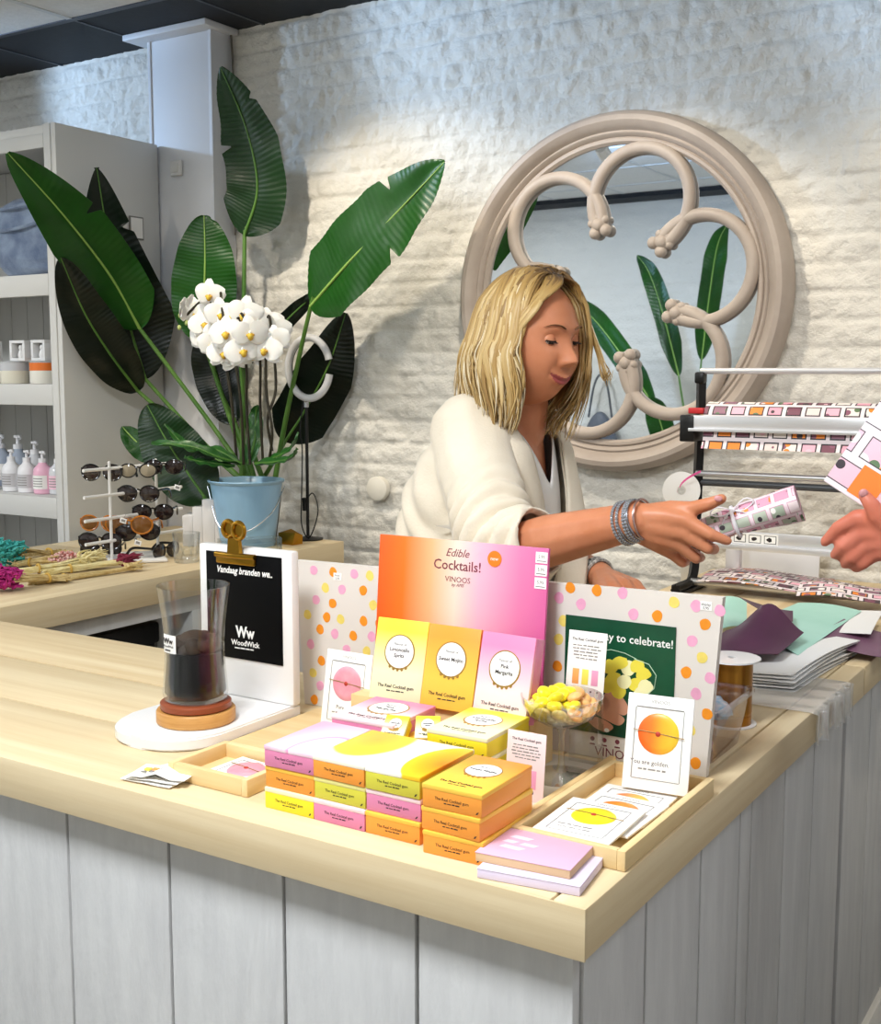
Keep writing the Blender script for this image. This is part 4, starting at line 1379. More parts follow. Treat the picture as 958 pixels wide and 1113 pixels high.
STK = mat('orchid_stalk', '#1f1a14', .5, col2='#35301e', vs=9)
for i, pts in enumerate(([(258, 505, 0), (252, 440, -.02), (246, 400, -.02), (238, 352, .0), (225, 325, .02), (200, 345, .02)], [(265, 505, -.02), (262, 440, -.05), (254, 385, -.06), (243, 345, -.04), (240, 318, 0)], [(272, 505, 0), (268, 440, 0), (268, 400, -.02), (262, 352, -.04), (258, 345, -.05)], [(286, 505, .02), (283, 440, 0), (283, 395, -.02), (278, 365, -.05), (262, 340, -.07)], [(292, 505, .0), (296, 470, -.02), (290, 430, -.02), (289, 390, -.03), (290, 370, -.03), (276, 335, .02)], [(296, 490, .0), (291, 455, -.02), (300, 420, 0), (294, 350, 0), (290, 345, 0)])):
    b = NB(); tube(b, spline([OP(*p) for p in pts], 28), .0045, 8)
    obj('flower_stem', b, STK, orch)
PET = mat('orchid_petal', '#f6f4f0', .5, sss=.1, sheen=.2)
LIPM = mat('orchid_lip', '#e8cf4a', .5, col2='#c9852a', vs=90)


def flower_bm(seed):
    b = NB()
    R = random.Random(seed)
    def petal(ang, L, W, back):
        d = V((math.cos(ang), math.sin(ang), 0)); s = V((-d.y, d.x, 0))
        def fn(u, v):
            v = v * 2 - 1
            w_ = W / 2 * math.sin(PI * min(.97, u ** .8 * .93 + .05)) ** .5
            return d * (L * u) + s * (v * w_) + V((0, 0, -back + .10 * L * math.sin(u * 2.4) - .16 * L * u * u - .10 * L * v * v * u))
        t = NB(); grid(t, fn, 9, 7, 0); thicken(t, .0007); absorb(b, t)
    for a in (90, 215, 325):
        petal(math.radians(a + R.uniform(-5, 5)), .044, .034, .003)
    for a in (12, 168):
        petal(math.radians(a + R.uniform(-5, 5)), .047, .056, 0)
    ball(b, (0, -.007, .009), (.008, .011, .008), 1, 10)
    ball(b, (-.006, -.004, .008), (.005, .004, .005), 1, 8); ball(b, (.006, -.004, .008), (.005, .004, .005), 1, 8)
    ball(b, (0, .003, .008), (.004, .005, .006), 0, 8)
    return b


FL = [(228, 320, -.0), (226, 338, .03), (240, 341, -.03), (266, 341, -.04), (222, 352, .02), (246, 362, -.07), (272, 362, -.08), (231, 374, -.03), (243, 384, -.05), (264, 381, -.08), (291, 352, .02), (299, 370, .0), (289, 380, -.04), (255, 372, -.04), (238, 362, -.01), (252, 345, -.02), (280, 350, -.02), (276, 385, -.03), (222, 368, .02), (203, 338, .02), (214, 340, .04), (256, 388, -.02), (300, 358, .03)]
proto = []
r = random.Random(4)
for i, (x, y, d) in enumerate(FL):
    if i < 4:
        o = obj('flower', flower_bm(i), [PET, LIPM], orch)
        proto.append(o)
    else:
        o = proto[i % 4].copy(); C.objects.link(o); o.parent = orch
    o.location = OP(x, y, d)
    face = V((.5 + r.uniform(-.35, .35), -.85, .05 + r.uniform(-.35, .2)))
    if i in (19,):
        face = V((-.85, -.2, .1))
    q = face.to_track_quat('Z', 'Y')
    o.rotation_mode = 'XYZ'
    o.rotation_euler = (q.to_matrix() @ Matrix.Rotation(r.uniform(-.35, .35), 3, 'Z')).to_euler()
    s = r.uniform(1.1, 1.3)
    o.scale = (s, s, s)
for x, y in ((196, 343), (203, 351), (195, 356)):
    b = NB(); ball(b, OP(x, y, .02), (.007, .007, .009), 0, 10); obj('bud', b, mat('orchid_bud', '#b9c67a', .5), orch)

# ------------------------------------------------------------------ ring light on its black stand
RB = PZ(337, 586); RB = V((RB.x, RB.y - .01, CT))
rl = thing('ring_light', 'switched-off white ring light on a slim black stand by the wall', 'ring light', RB)
c = PY(336, 400, RB.y) - RB
R1 = .082
b = NB()
ux, uz = V((.90, .42, 0)).normalized(), V((0, 0, 1))
fw = V((ux.y, -ux.x, 0))
arc = [c + ux * (R1 * .86 * math.cos(a)) + uz * (R1 * 1.22 * math.sin(a)) for a in [math.radians(16 + 332 * k / 60) for k in range(61)]]
tube(b, arc, .0125, 12)
obj('ring', b, mat('ring_diffuser', '#d7d7d8', .4), rl)
b = NB(); tube(b, [p - fw * .0125 for p in arc], .012, 10); obj('ring_back', b, BLACK, rl)
b = NB(); tube(b, [V((0, 0, .002)), V((0, 0, c.z - R1 * 1.22 - .03))], .0055, 10); lathe(b, [(0, 0), (.05, 0), (.052, .004), (.02, .009), (.006, .014), (0, .014)], 28); box(b, (-.008, -.006, .12), (.014, .012, .045), .003)
obj('stand', b, BLACK, rl)
b = NB(); tube(b, [V((0, 0, c.z - R1 * 1.22 - .03)), V((0, 0, c.z - R1 * 1.22 - .01))], .009, 12); ball(b, (0, 0, c.z - R1 * 1.22 - .008), .011, 0, 12)
obj('ball_joint', b, STEEL, rl)
b = NB(); tube(b, spline([V((-.004, -.008, c.z - R1 * 1.2)), V((-.018, -.012, c.z - .2)), V((-.012, -.01, .3)), V((-.016, -.012, .14)), V((-.01, -.02, .05)), V((.03, -.03, .012)), V((.06, -.02, .1)), V((.03, -.01, .16)), V((-.01, -.008, .12))], 50), .0022, 6)
obj('cord', b, BLACK, rl)

# ------------------------------------------------------------------ white stepped display, tumbler, gold dish, clear tray on the table
q = PZ(212, 596)
b = NB()
for k, (x0, x1, h) in enumerate(((-.075, -.042, .10), (-.042, -.010, .128), (-.010, .03, .152), (.03, .08, .175))):
    bx(b, x0, x1, -.06, .06, 0, h, .002)
o = obj('stepped_display', b, mat('step_white', '#d9d7d6', .5)); o.location = (q.x - .03, q.y + .10, CT + .0005); o.rotation_euler = (0, 0, .55)
tag(o, 'white stair-stepped display block left of the blue bucket', 'display block')
q = PZ(203, 611)


b = NB(); lathe(b, [(0, .0005), (.034, .0005), (.0365, .004), (.041, .088), (.0392, .088), (.035, .012), (0, .010)], 40)
for k in range(10):
    a = 2 * PI * k / 10
    tube(b, [(.0375 * math.cos(a), .0375 * math.sin(a), .012), (.0395 * math.cos(a + .3), .0395 * math.sin(a + .3), .045)], .0018, 6)
o = obj('tumbler', b, thin_glass('tumbler_glass', '#fbfcfc', .03, .05, .6)); o.location = (q.x, q.y, CT + .0005)
tag(o, 'clear cut glass tumbler on the edge of the side table', 'glass')
q = PZ(322, 590)
b = NB()
vs = [b.verts.new(v_) for v_ in ((-.035, -.02, 0), (.03, -.025, 0), (.035, .02, 0), (-.03, .025, 0), (-.04, -.012, .035), (.045, -.03, .042), (.04, .015, .03), (-.02, .03, .045))]
for f in ((0, 3, 2, 1), (4, 5, 6, 7), (0, 1, 5, 4), (1, 2, 6, 5), (2, 3, 7, 6), (3, 0, 4, 7)):
    b.faces.new([vs[k] for k in f])
o = obj('gold_ornament', b, GOLD, ang=10); o.location = (q.x, q.y - .03, CT + .0005)
tag(o, 'small faceted gold ornament between the bucket and ring light', 'ornament')
b = NB()
q = PZ(232, 603)
for a in ((-.05, .14, -.03, -.027), (-.05, .14, .027, .03)):
    bx(b, a[0], a[1], a[2], a[3], .003, .05, .0008)
bx(b, -.05, .14, -.03, .03, .0, .003, .0008); bx(b, -.05, -.047, -.027, .027, .003, .05, .0008); bx(b, .137, .14, -.027, .027, .003, .05, .0008)
o = obj('clear_tray', b, thin_glass('acrylic', '#f6f8f8', .05, .08, .5)); o.location = (q.x + .06, q.y + .035, CT + .0005); o.rotation_euler = (0, 0, .95)
tag(o, 'clear acrylic tray on the table before the blue bucket', 'tray')

# ------------------------------------------------------------------ sunglasses rack
rk = thing('sunglasses_rack', 'white wire sunglasses rack with two uprights and four tiers', 'rack', (-2.66, 2.47, CT))
RKW = mat('rack_white', '#e8e6e2', .4)
pA, pB = PZ(122, 612), PZ(172, 603)
pA, pB = V((pA.x, pA.y, CT)), V((pB.x, pB.y, CT))
b = NB()
box(b, ((pA.x + pB.x) / 2, (pA.y + pB.y) / 2, CT + .005), (.17, .20, .009), .004, rot=(0, 0, .9))
obj('base_plate', b, RKW, rk, world=True)
HA = PY(117, 500, pA.y).z
for p_, h in ((pA, PY(118, 503, pA.y).z), (pB, PY(165, 500, pB.y).z)):
    b = NB(); tube(b, [p_ + V((0, 0, .008)), V((p_.x, p_.y, h))], .0045, 10); ball(b, (p_.x, p_.y, h), .005, 0, 10); obj('upright', b, RKW, rk, world=True)
dx_ = (pB - pA).normalized()
tiers = []
for (yA, yB) in ((508, 506), (537, 533), (563, 556), (586, 581)):
    zA, zB = PY(119, yA, pA.y).z, PY(168, yB, pB.y).z
    zz = (zA + zB) / 2
    tiers.append(zz)
    b = NB()
    tube(b, [pA - dx_ * .10 + V((0, 0, zz - CT)), pB + dx_ * .11 + V((0, 0, zz - CT))], .005, 8)
    obj('tier_bar', b, RKW, rk, world=True)


def sunglasses(label, loc, rot, frame, lens, s=1.0, fold=True):
    t = thing('sunglasses', label, 'sunglasses', loc, rot, 'sunglasses on the white rack')
    for sd in (-1, 1):
        b = NB()
        def fn(u, v, sd=sd):
            a = 2 * PI * u
            rr_ = v
            return V((sd * .036 * s + .029 * s * rr_ * math.cos(a), -.004 * s * (1 - rr_ * rr_) + .004 * s * abs(math.cos(a)) * rr_, .025 * s * rr_ * math.sin(a) * (1 if math.sin(a) < 0 else .85)))
        grid(b, fn, 24, 5, 0, closeu=True); thicken(b, .0012)
        obj('lens', b, lens, t)
    b = NB()
    for sd in (-1, 1):
        ring = [V((sd * .036 * s + .0305 * s * math.cos(a), .004 * s * abs(math.cos(a)), .0265 * s * math.sin(a) * (1 if math.sin(a) < 0 else .87))) for a in [2 * PI * k / 28 for k in range(28)]]
        tube(b, ring, .0028 * s, 8, closed=True)
    tube(b, spline([(-.009 * s, 0, .008 * s), (0, -.002, .012 * s), (.009 * s, 0, .008 * s)], 8), .0026 * s, 8)
    obj('rim', b, frame, t)
    for sd in (-1, 1):
        b = NB()
        tube(b, spline([(sd * .066 * s, .003, .010 * s), (sd * .070 * s, .03 * s, .010 * s), (sd * .069 * s, .09 * s, .004 * s), (sd * .066 * s, .118 * s, -.022 * s)], 16), [.0024 * s + .0012 * s * k / 15 for k in range(16)], 8, flat=1.5)
        obj('temple', b, frame, t)
    return t


BLK = mat('black_acetate', '#0d0c0c', .2, coat=.3)
SMK = mat('smoke_lens', '#2a1f1e', .12, coat=.4)
SMB = mat('brown_lens', '#7a4f24', .12, coat=.4)
AMB = mat('amber_acetate', '#c97a17', .25, col2='#a85d10', vs=40, coat=.3)
GRL = mat('grey_lens', '#9a8f7a', .12, coat=.4)
SG = [(110, 513, 2.44, BLK, SMK, .95, 'black sunglasses at the outer end of the top rack tier', -.35),
      (150, 511, 2.5, BLK, GRL, .8, 'black sunglasses with grey green lenses on the top tier between the uprights', -.1),
      (150, 536, 2.50, BLK, SMK, .95, 'black sunglasses on the second rack tier', -.3),
      (108, 568, 2.44, AMB, SMB, .92, 'amber rimmed sunglasses with brown lenses at the outer end of the third tier', -.35),
      (140, 570, 2.48, AMB, SMB, 1.05, 'big amber sunglasses hanging between the rack uprights', -.2),
      (166, 556, 2.56, BLK, SMK, .9, 'black sunglasses at the inner end of the third rack tier', -.1),
      (108, 588, 2.42, BLK, SMK, 1.0, 'black sunglasses with brown lenses at the outer end of the lowest tier', -.35),
      (150, 578, 2.5, BLK, SMK, .95, 'black sunglasses hanging low between the rack uprights', .1),
      (178, 507, 2.58, BLK, SMK, .85, 'black sunglasses at the inner end of the top rack tier', -.05)]
for (x, y, Y, fr, ln, s, lb, rz) in SG:
    p_ = PY(x, y, Y)
    sunglasses(lb, p_, (0, 0, rz + .75), fr, ln, s)
for (x, y, lb, rz, Y) in ((110, 606, 'black sunglasses lying on the side table before the rack', .7, 2.36), (182, 607, 'dark sunglasses lying open on the table beside the tumbler', 1.7, 2.52)):
    p_ = PZ(x, y, CT)
    sunglasses(lb, V((p_.x, p_.y, CT + .0265)), (.05, 0, rz), BLK, SMK, .9)
# little swing tags on the rack
for (x, y, Y, lb) in ((134, 566, 2.43, 'white swing tag on the amber sunglasses'), (150, 590, 2.43, 'white swing tag hanging at the lowest rack tier'), (193, 530, 2.55, 'white swing tag at the inner end of the second rack tier')):
    p_ = PY(x, y, Y)
    b = NB(); box(b, (0, 0, 0), (.020, .0012, .015), .0004, mi=0); bx(b, -.006, .006, -.0009, -.0006, -.003, .004, 0, mi=1)
    tube(b, [(0, 0, .0075), (.002, .004, .02)], .0006, 5, 1)
    o = obj('swing_tag', b, [PAPER, GREYP]); o.location = p_; o.rotation_euler = (.1, .3, .5)
    tag(o, lb, 'tag', 'swing tags on the sunglasses')

# ------------------------------------------------------------------ bunches of dried flowers
def bunch(label, head_px, tail_px, z, hcol, scol, rad, n, kind, tcol, seed):
    R = random.Random(seed)
    a = PZ(*head_px, CT + z); c_ = PZ(*tail_px, CT + z * .5)
    t = thing('dried_flower_bunch', label, 'dried flowers', V((a.x, a.y, CT)), 0, 'bunches of dried flowers on the side table')
    d = (c_ - a)
    L = d.length
    d.normalize()
    s = d.cross(V((0, 0, 1))).normalized()
    up = V((0, 0, 1))
    ties = a + d * L * .72
    b = NB()
    for k in range(46):
        o1 = s * R.uniform(-1, 1) * rad * .75 + up * R.uniform(-.35, .8) * rad * .6
        o2 = s * R.uniform(-1, 1) * .010 + up * R.uniform(-.6, 1) * .008
        o3 = s * R.uniform(-1, 1) * rad * .5 + up * R.uniform(-.6, .7) * .012
        pts = spline([a + o1 + d * rad * .3, ties + o2, a + d * L * R.uniform(.95, 1.08) + o3], 9)
        for p_ in pts:
            p_.z = max(p_.z, CT + .003)
        tube(b, pts, R.uniform(.0012, .0028), 5)
    obj('stalks', b, scol, t, world=True)
    b = NB()
    for k in range(n):
        e = V((R.gauss(0, 1), R.gauss(0, 1), R.gauss(0, 1))).normalized() * R.random() ** .4
        p_ = a + d * (e.x * rad * 1.25) + s * (e.y * rad) + up * (e.z * rad * .62 + rad * .1)
        p_.z = max(p_.z, CT + .008)
        if kind == 'fluff':
            tube(b, spline([p_, p_ + V((R.uniform(-1, 1), R.uniform(-1, 1), R.uniform(-.2, 1))) * .012, p_ - d * R.uniform(.01, .035) + V((R.uniform(-1, 1), R.uniform(-1, 1), R.uniform(-.2, 1))) * .016], 5), [.0045, .005, .004, .0028, .001], 5)
        else:
            ball(b, p_, R.uniform(.003, .0055), 0, 6)
    for v in b.verts:
        v.co.z = max(v.co.z, CT + .002)
    obj('flower_heads', b, hcol, t, world=True)
    b = NB()
    ring = [ties + s * (.014 * math.cos(q_)) + up * (.011 * math.sin(q_) + .002) for q_ in [2 * PI * k / 14 for k in range(14)]]
    tube(b, ring, .0035, 6, closed=True)
    obj('raffia_tie', b, tcol, t, world=True)


STR = mat('straw', '#d9c58f', .7, col2='#b99a5c', vs=40)
STP = mat('pale_straw', '#eadfae', .7, col2='#d6c17c', vs=40)
bunch('bunch of teal dried flowers nearest the bookcase on the side table', (8, 604), (70, 600), .035, mat('teal_bloom', '#2a9d97', .8, col2='#57b9b3', vs=60), STR, .058, 150, 'fluff', mat('raffia', '#c9a24a', .7), 1)
bunch('bunch of magenta dried flowers at the table edge', (4, 631), (70, 628), .028, mat('magenta_bloom', '#a01a6a', .8, col2='#c42f86', vs=60), STR, .045, 150, 'fluff', MATS['raffia'], 2)
bunch('bunch of red and white speckled dried berries on the side table', (70, 608), (18, 613), .024, mat('red_berries', '#b8403c', .6, col2='#f0d9cf', vs=110), STR, .034, 150, 'ball', MATS['raffia'], 3)
bunch('bunch of pale yellow dried grass tied with raffia', (96, 610), (20, 622), .022, STP, STP, .030, 90, 'fluff', MATS['raffia'], 4)
bunch('bunch of dark red tipped dried grass lying towards the rack', (136, 611), (52, 622), .016, mat('dark_red_bloom', '#6a1a30', .8, col2='#8c2a44', vs=60), STP, .020, 60, 'fluff', MATS['raffia'], 5)
bunch('bunch of straw stems lying flat along the front table edge', (142, 618), (40, 634), .009, STR, STR, .012, 30, 'fluff', MATS['raffia'], 6)
# ------------------------------------------------------------------ wrapping paper dispenser
def paper_mat(name, base='#f1e3e6', cols=None, frame='#2c2329', fr=.0078):
    """wrapping paper printed with framed little pictures in pink, plum, orange and white"""
    m = bpy.data.materials.new(name)
    m.use_nodes = True
    nt = m.node_tree
    b = nt.nodes['Principled BSDF']
    b.inputs['Roughness'].default_value = .5
    uv = nt.nodes.new('ShaderNodeUVMap')
    def brick(mortar, off):
        k = nt.nodes.new('ShaderNodeTexBrick')
        k.offset = off
        k.inputs['Scale'].default_value = 1
        k.inputs['Mortar Size'].default_value = mortar
        k.inputs['Mortar Smooth'].default_value = 0
        k.inputs['Brick Width'].default_value = .046
        k.inputs['Row Height'].default_value = .037
        k.inputs['Color1'].default_value = (0, 0, 0, 1)
        k.inputs['Color2'].default_value = (1, 1, 1, 1)
        k.inputs['Mortar'].default_value = (.5, .5, .5, 1)
        nt.links.new(uv.outputs[0], k.inputs['Vector'])
        return k
    k1 = brick(.0045, .4)
    k2 = brick(fr, .4)
    rp = nt.nodes.new('ShaderNodeValToRGB')
    rp.color_ramp.interpolation = 'CONSTANT'
    cols = cols or ['#efb4c6', '#f3e6e0', '#7a4558', '#ead9d4', '#ef8a2a', '#e6a4b8', '#f0e6e0', '#94687c']
    while len(rp.color_ramp.elements) < len(cols):
        rp.color_ramp.elements.new(.5)
    for i, (e, c) in enumerate(zip(rp.color_ramp.elements, cols)):
        e.position = i / len(cols)
        e.color = (*hx(c), 1)
    nt.links.new(k1.outputs['Color'], rp.inputs['Fac'])
    vo = nt.nodes.new('ShaderNodeTexVoronoi')
    vo.inputs['Scale'].default_value = 42
    nt.links.new(uv.outputs[0], vo.inputs['Vector'])
    st = nt.nodes.new('ShaderNodeMath'); st.operation = 'LESS_THAN'; st.inputs[1].default_value = .36
    nt.links.new(vo.outputs['Distance'], st.inputs[0])
    r2 = nt.nodes.new('ShaderNodeValToRGB'); r2.color_ramp.interpolation = 'CONSTANT'
    c2 = ['#ef8f2a', '#3a2f36', '#f3c3d2', '#5f7a55', '#8a5268', '#f4efe9']
    while len(r2.color_ramp.elements) < len(c2):
        r2.color_ramp.elements.new(.5)
    for i, (e, c) in enumerate(zip(r2.color_ramp.elements, c2)):
        e.position = i / len(c2); e.color = (*hx(c), 1)
    sp = nt.nodes.new('ShaderNodeSeparateColor')
    nt.links.new(vo.outputs['Color'], sp.inputs[0])
    nt.links.new(sp.outputs[0], r2.inputs['Fac'])
    def mixc(fac, a, bb):
        x = nt.nodes.new('ShaderNodeMix'); x.data_type = 'RGBA'
        nt.links.new(fac, x.inputs[0])
        for s, i in ((a, 6), (bb, 7)):
            if isinstance(s, str):
                x.inputs[i].default_value = (*hx(s), 1)
            else:
                nt.links.new(s, x.inputs[i])
        return x.outputs[2]
    c = mixc(st.outputs[0], rp.outputs['Color'], r2.outputs['Color'])
    c = mixc(k2.outputs['Fac'], c, frame)
    c = mixc(k1.outputs['Fac'], c, base)
    nt.links.new(c, b.inputs['Base Color'])
    return m


WRAP = paper_mat('printed_wrapping_paper')
WRAPP = paper_mat('pale_printed_paper', '#f3dbe2', ['#e9a3bb', '#efc3cf', '#a9b5a0', '#f1dfe0', '#e9a3bb', '#b8c0ae', '#efc9d2', '#e8b4a8'], '#c98fa4', .0062)
WRAPG = paper_mat('pink_gift_paper', '#f4e4ea', ['#efc0d0', '#f0cbd6', '#efc0d0', '#eadfe6', '#b79ab0', '#f0cbd6', '#efc0d0', '#eab4c6'], '#3d3038', .0058)


def uv_planar(o, au, av, off=(0, 0)):
    me = o.data
    l = me.uv_layers.new(name='UVMap')
    for lp in me.loops:
        c = me.vertices[lp.vertex_index].co
        l.data[lp.index].uv = (c.dot(V(au)) + off[0], c.dot(V(av)) + off[1])


DX0, DX1, DYY = -1.078, -.18, 2.93
dp = thing('paper_dispenser', 'black framed wrapping paper dispenser with silver rails on the back counter', 'dispenser', (DX0, DYY, CT))
for x in (DX0, DX1):
    b = NB()
    pts = spline([(x, 2.95, 1.505), (x, 2.95, 1.40), (x, 2.94, 1.20), (x, 2.935, 1.04), (x, 2.92, .985), (x, 2.88, .968), (x, 2.80, .966)], 40)
    vv = [(p.y, p.z) for p in pts]
    for i in range(len(vv) - 1):
        pass
    tube(b, pts, .0165, 4, up=(1, .001, 0), flat=.8)
    box(b, (x, 2.945, 1.495), (.026, .03, .03), .006)
    obj('side_frame', b, BLACK, dp, world=True)
    b = NB(); bx(b, x - .016, x + .016, 2.76, 2.99, CT + .0005, CT + .012, .004); bx(b, x - .012, x + .012, 2.80, 2.95, CT + .012, CT + .03, .004)
    obj('foot', b, BLACK, dp, world=True)
    b = NB(); bx(b, x - .026, x + .012, 2.87, 2.985, 1.335, 1.402, .004); obj('roll_bracket', b, BLACK, dp, world=True)
    b = NB(); bx(b, x - .01, x + .03, 2.885, 2.905, 1.405, 1.42, .003); obj('red_catch', b, mat('red_plastic', '#c42a2f', .4), dp, world=True)


def rod(y, z, r_, nm, m, x0=DX0, x1=DX1):
    b = NB(); tube(b, [(x0, y, z), (x1, y, z)], r_, 14)
    return obj(nm, b, m, dp, world=True)


rod(2.945, 1.512, .0075, 'top_rail', mat('pale_rail', '#d4d4d6', .35, metal=.3))
rod(2.93, 1.252, .008, 'rail', ALU)
rod(2.945, 1.228, .009, 'rail', mat('dark_rail', '#55585c', .4, metal=.5))
rod(2.9, .975, .009, 'base_rail', ALU)
b = NB(); bx(b, DX0, DX1, 2.872, 2.880, 1.368, 1.402, .002); bx(b, DX0, DX1, 2.862, 2.872, 1.362, 1.37, .001); obj('cutter_bar', b, mat('cutter_alu', '#e3e4e8', .3, metal=.6), dp, world=True)
b = NB(); bx(b, DX0, DX1, 2.872, 2.880, 1.085, 1.118, .002); bx(b, DX0, DX1, 2.862, 2.872, 1.072, 1.086, .001); obj('cutter_bar', b, MATS['cutter_alu'], dp, world=True)
b = NB(); bx(b, -1.0, -.845, 2.8708, 2.872, 1.088, 1.114, 0, mi=0)
F = frame_m((-.92, 2.8707, 1.101), (1, 0, 0), (0, 0, 1))
for k in range(4):
    x = -.058 + k * .038
    bx(b, x - .015, x + .015, -.010, .010, 0, .0004, 0, F, 1); bx(b, x - .0135, x + .0135, -.0085, .0085, .0004, .0007, 0, F, 0)
    prism(b, ell(x - .002, 0, .007, .005, 8, .2), .0007, .001, F, 1)
obj('instruction_label', b, [PAPER, INK], dp, world=True)
# the patterned roll
rr_ = thing('wrapping_paper_roll', 'roll of pink and plum printed wrapping paper mounted on the dispenser', 'wrapping paper', (DX0 + .03, 2.935, 1.383))
b = NB()
N_ = 36
vs = [[b.verts.new((x, 2.935 + .052 * math.cos(2 * PI * k / N_), 1.383 + .052 * math.sin(2 * PI * k / N_))) for k in range(N_)] for x in (DX0 + .03, DX1 - .03)]
uvs = {}
for k in range(N_):
    b.faces.new((vs[0][k], vs[1][k], vs[1][(k + 1) % N_], vs[0][(k + 1) % N_]))
b.faces.new(vs[0]); b.faces.new(vs[1][::-1])
o = obj('paper_roll', b, WRAP, rr_, world=True)
l = o.data.uv_layers.new(name='UVMap')
for p_ in o.data.polygons:
    for li in p_.loop_indices:
        c = o.data.vertices[o.data.loops[li].vertex_index].co
        l.data[li].uv = (c.x + 3, (math.atan2(c.z, c.y) % (2 * PI)) * .052 + 1 if not (len(p_.vertices) == 4 and False) else 0)
b = NB()
grid(b, lambda u, v: V((DX0 + .035 + (DX1 - DX0 - .07) * u, 2.882 - .008 * v - .012 * v * v + .004 * math.sin(u * 9) * v, 1.372 - .052 * v)), 40, 6); thicken(b, .0006)
o = obj('loose_end', b, WRAP, rr_, world=True); uv_planar(o, (1, 0, 0), (0, 0, 1), (3, 2))
b = NB(); tube(b, [(DX0 + .004, 2.935, 1.383), (DX0 + .032, 2.935, 1.383)], .02, 16); obj('core', b, mat('core_card', '#b79b74', .8), rr_, world=True)

# ribbon spool on the post with pink ribbon
sp_ = thing('ribbon_spool', 'white ribbon spool leaning on the dispenser post with a pink ribbon end', 'ribbon spool', PY(741, 533, 2.86), (0, 0, 0))
Ms = Matrix.Rotation(.35, 4, 'Z') @ Matrix.Rotation(PI / 2 - .1, 4, 'X')
for z0 in (-.012, .012):
    b = NB(); lathe(b, [(.011, z0 - .001), (.047, z0 - .001), (.047, z0 + .001), (.011, z0 + .001), (.011, z0 - .001)], 40, Ms); obj('flange', b, WHITEG, sp_)
b = NB(); lathe(b, [(.011, -.011), (.03, -.011), (.03, .011), (.011, .011), (.011, -.011)], 32, Ms); obj('ribbon_winding', b, mat('pink_ribbon', '#e2589a', .4), sp_)
b = NB(); grid(b, lambda u, v: V((.002 + .055 * u, -.018 - .012 * math.sin(u * 3), .01 + .042 * u ** .7 + (v - .5) * .006)), 12, 2); thicken(b, .0004)
obj('ribbon_end', b, MATS['pink_ribbon'], sp_)

# pale bits behind the hand, against the wall
b = NB(); q = PY(668, 600, 3.0); bx(b, -.07, .07, -.05, .05, 0, .17, .004); bx(b, -.072, .072, -.052, .052, .12, .17, .004)
o = obj('paper_bag_stack', b, mat('bag_white', '#ededee', .6)); o.location = (-1.27, 3.18, .0)
bpy.data.objects.remove(o)
b = NB()
for k in range(5):
    bx(b, -.11 + .003 * k, .11 - .002 * k, -.004 + k * .009, .004 + k * .009, 0, .115 - .004 * k, .002)
o = obj('white_paper_bag', b, mat('bag_white', '#e9e9ea', .6, col2='#f5f5f5', vs=6)); o.location = (-.94, 3.2, CT + .0005); o.rotation_euler = (-.06, 0, 0.05)
tag(o, 'upright stack of flat white paper bags behind the dispenser', 'paper bags')
b = NB(); bx(b, -.014, .014, -.03, .03, 0, .215, .003)
o = obj('white_post', b, mat('cream_post', '#dedad0', .5)); o.location = (-1.135, 3.05, CT + .0005)
tag(o, 'narrow cream upright standing on the counter behind the reaching hand', 'post')
b = NB(); bx(b, -.02, .02, -.012, .012, 0, .135, .004)
o = obj('tape_box', b, mat('box_white2', '#eceae8', .5)); o.location = (-1.03, 3.1, CT + .0005)
tag(o, 'small white carton between the cream upright and the dispenser post', 'carton')

# ------------------------------------------------------------------ sheets of paper on the right counter
def sheet(name, label, cat, corners, z, m, bend=None, n=14, th=.0006, group=None, uvm=False):
    """paper sheet from four counter points (world xy) with a height function of (u, v)"""
    b = NB()
    A, B_, C_, D_ = [V((p_[0], p_[1], 0)) for p_ in corners]
    def fn(u, v):
        p_ = (A * (1 - u) + B_ * u) * (1 - v) + (D_ * (1 - u) + C_ * u) * v
        return V((p_.x, p_.y, z + (bend(u, v) if bend else 0)))
    grid(b, fn, n, n)
    thicken(b, th)
    c = (A + B_ + C_ + D_) / 4
    o = obj(name, b, m, loc=(c.x, c.y, z))
    if uvm:
        d = (B_ - A).normalized(); e = V((-d.y, d.x, 0))
        uv_planar(o, d, e, (1, 1))
    return tag(o, label, cat, group)


def Q(x, y, z=CT):
    p_ = PZ(x, y, z)
    return (p_.x, p_.y)


WP = mat('white_tissue', '#efefee', .75)
for k in range(6):
    d = .004 * (k % 3)
    sheet('white_paper_bag', ('white paper bag lying %s of the flat pile on the right counter' % ('at the bottom', 'second from the bottom', 'third from the bottom', 'fourth from the bottom', 'second from the top', 'on top')[k]), 'paper bag',
          [(-.745 + d, 2.02 - d), (-.565 - d, 2.05 + d), (-.545 + d, 2.40), (-.79, 2.42 + d)], CT + .0012 + .0055 * k, WP, lambda u, v, k=k: .004 * math.sin(PI * v) * (1 + .2 * k) + .003 * math.sin(u * 4 + k) * v, th=.0016, group='pile of flat white paper bags')
TEAL = mat('mint_tissue', '#a3d5c6', .6, col2='#b4e0d3', vs=5)
z = CT + .038
sheet('tissue_sheet', 'mint green tissue sheet lying open beside the purple sheets', 'tissue paper', [Q(868, 712, z), Q(937, 664, z), Q(868, 655, z), Q(800, 690, z)], z, TEAL, lambda u, v: .006 * math.sin(PI * v) + .012 * v * (1 - u), group='mint tissue sheets')
sheet('tissue_sheet', 'mint green tissue sheet showing left of the purple sheets by the dotted board', 'tissue paper', [Q(775, 690, z), Q(812, 684, z), Q(812, 655, z), Q(778, 652, z)], z, TEAL, lambda u, v: .008 * math.sin(PI * u) + .004, group='mint tissue sheets')
PUR = mat('purple_tissue', '#481c3c', .5, col2='#552848', vs=6)
z = CT + .05
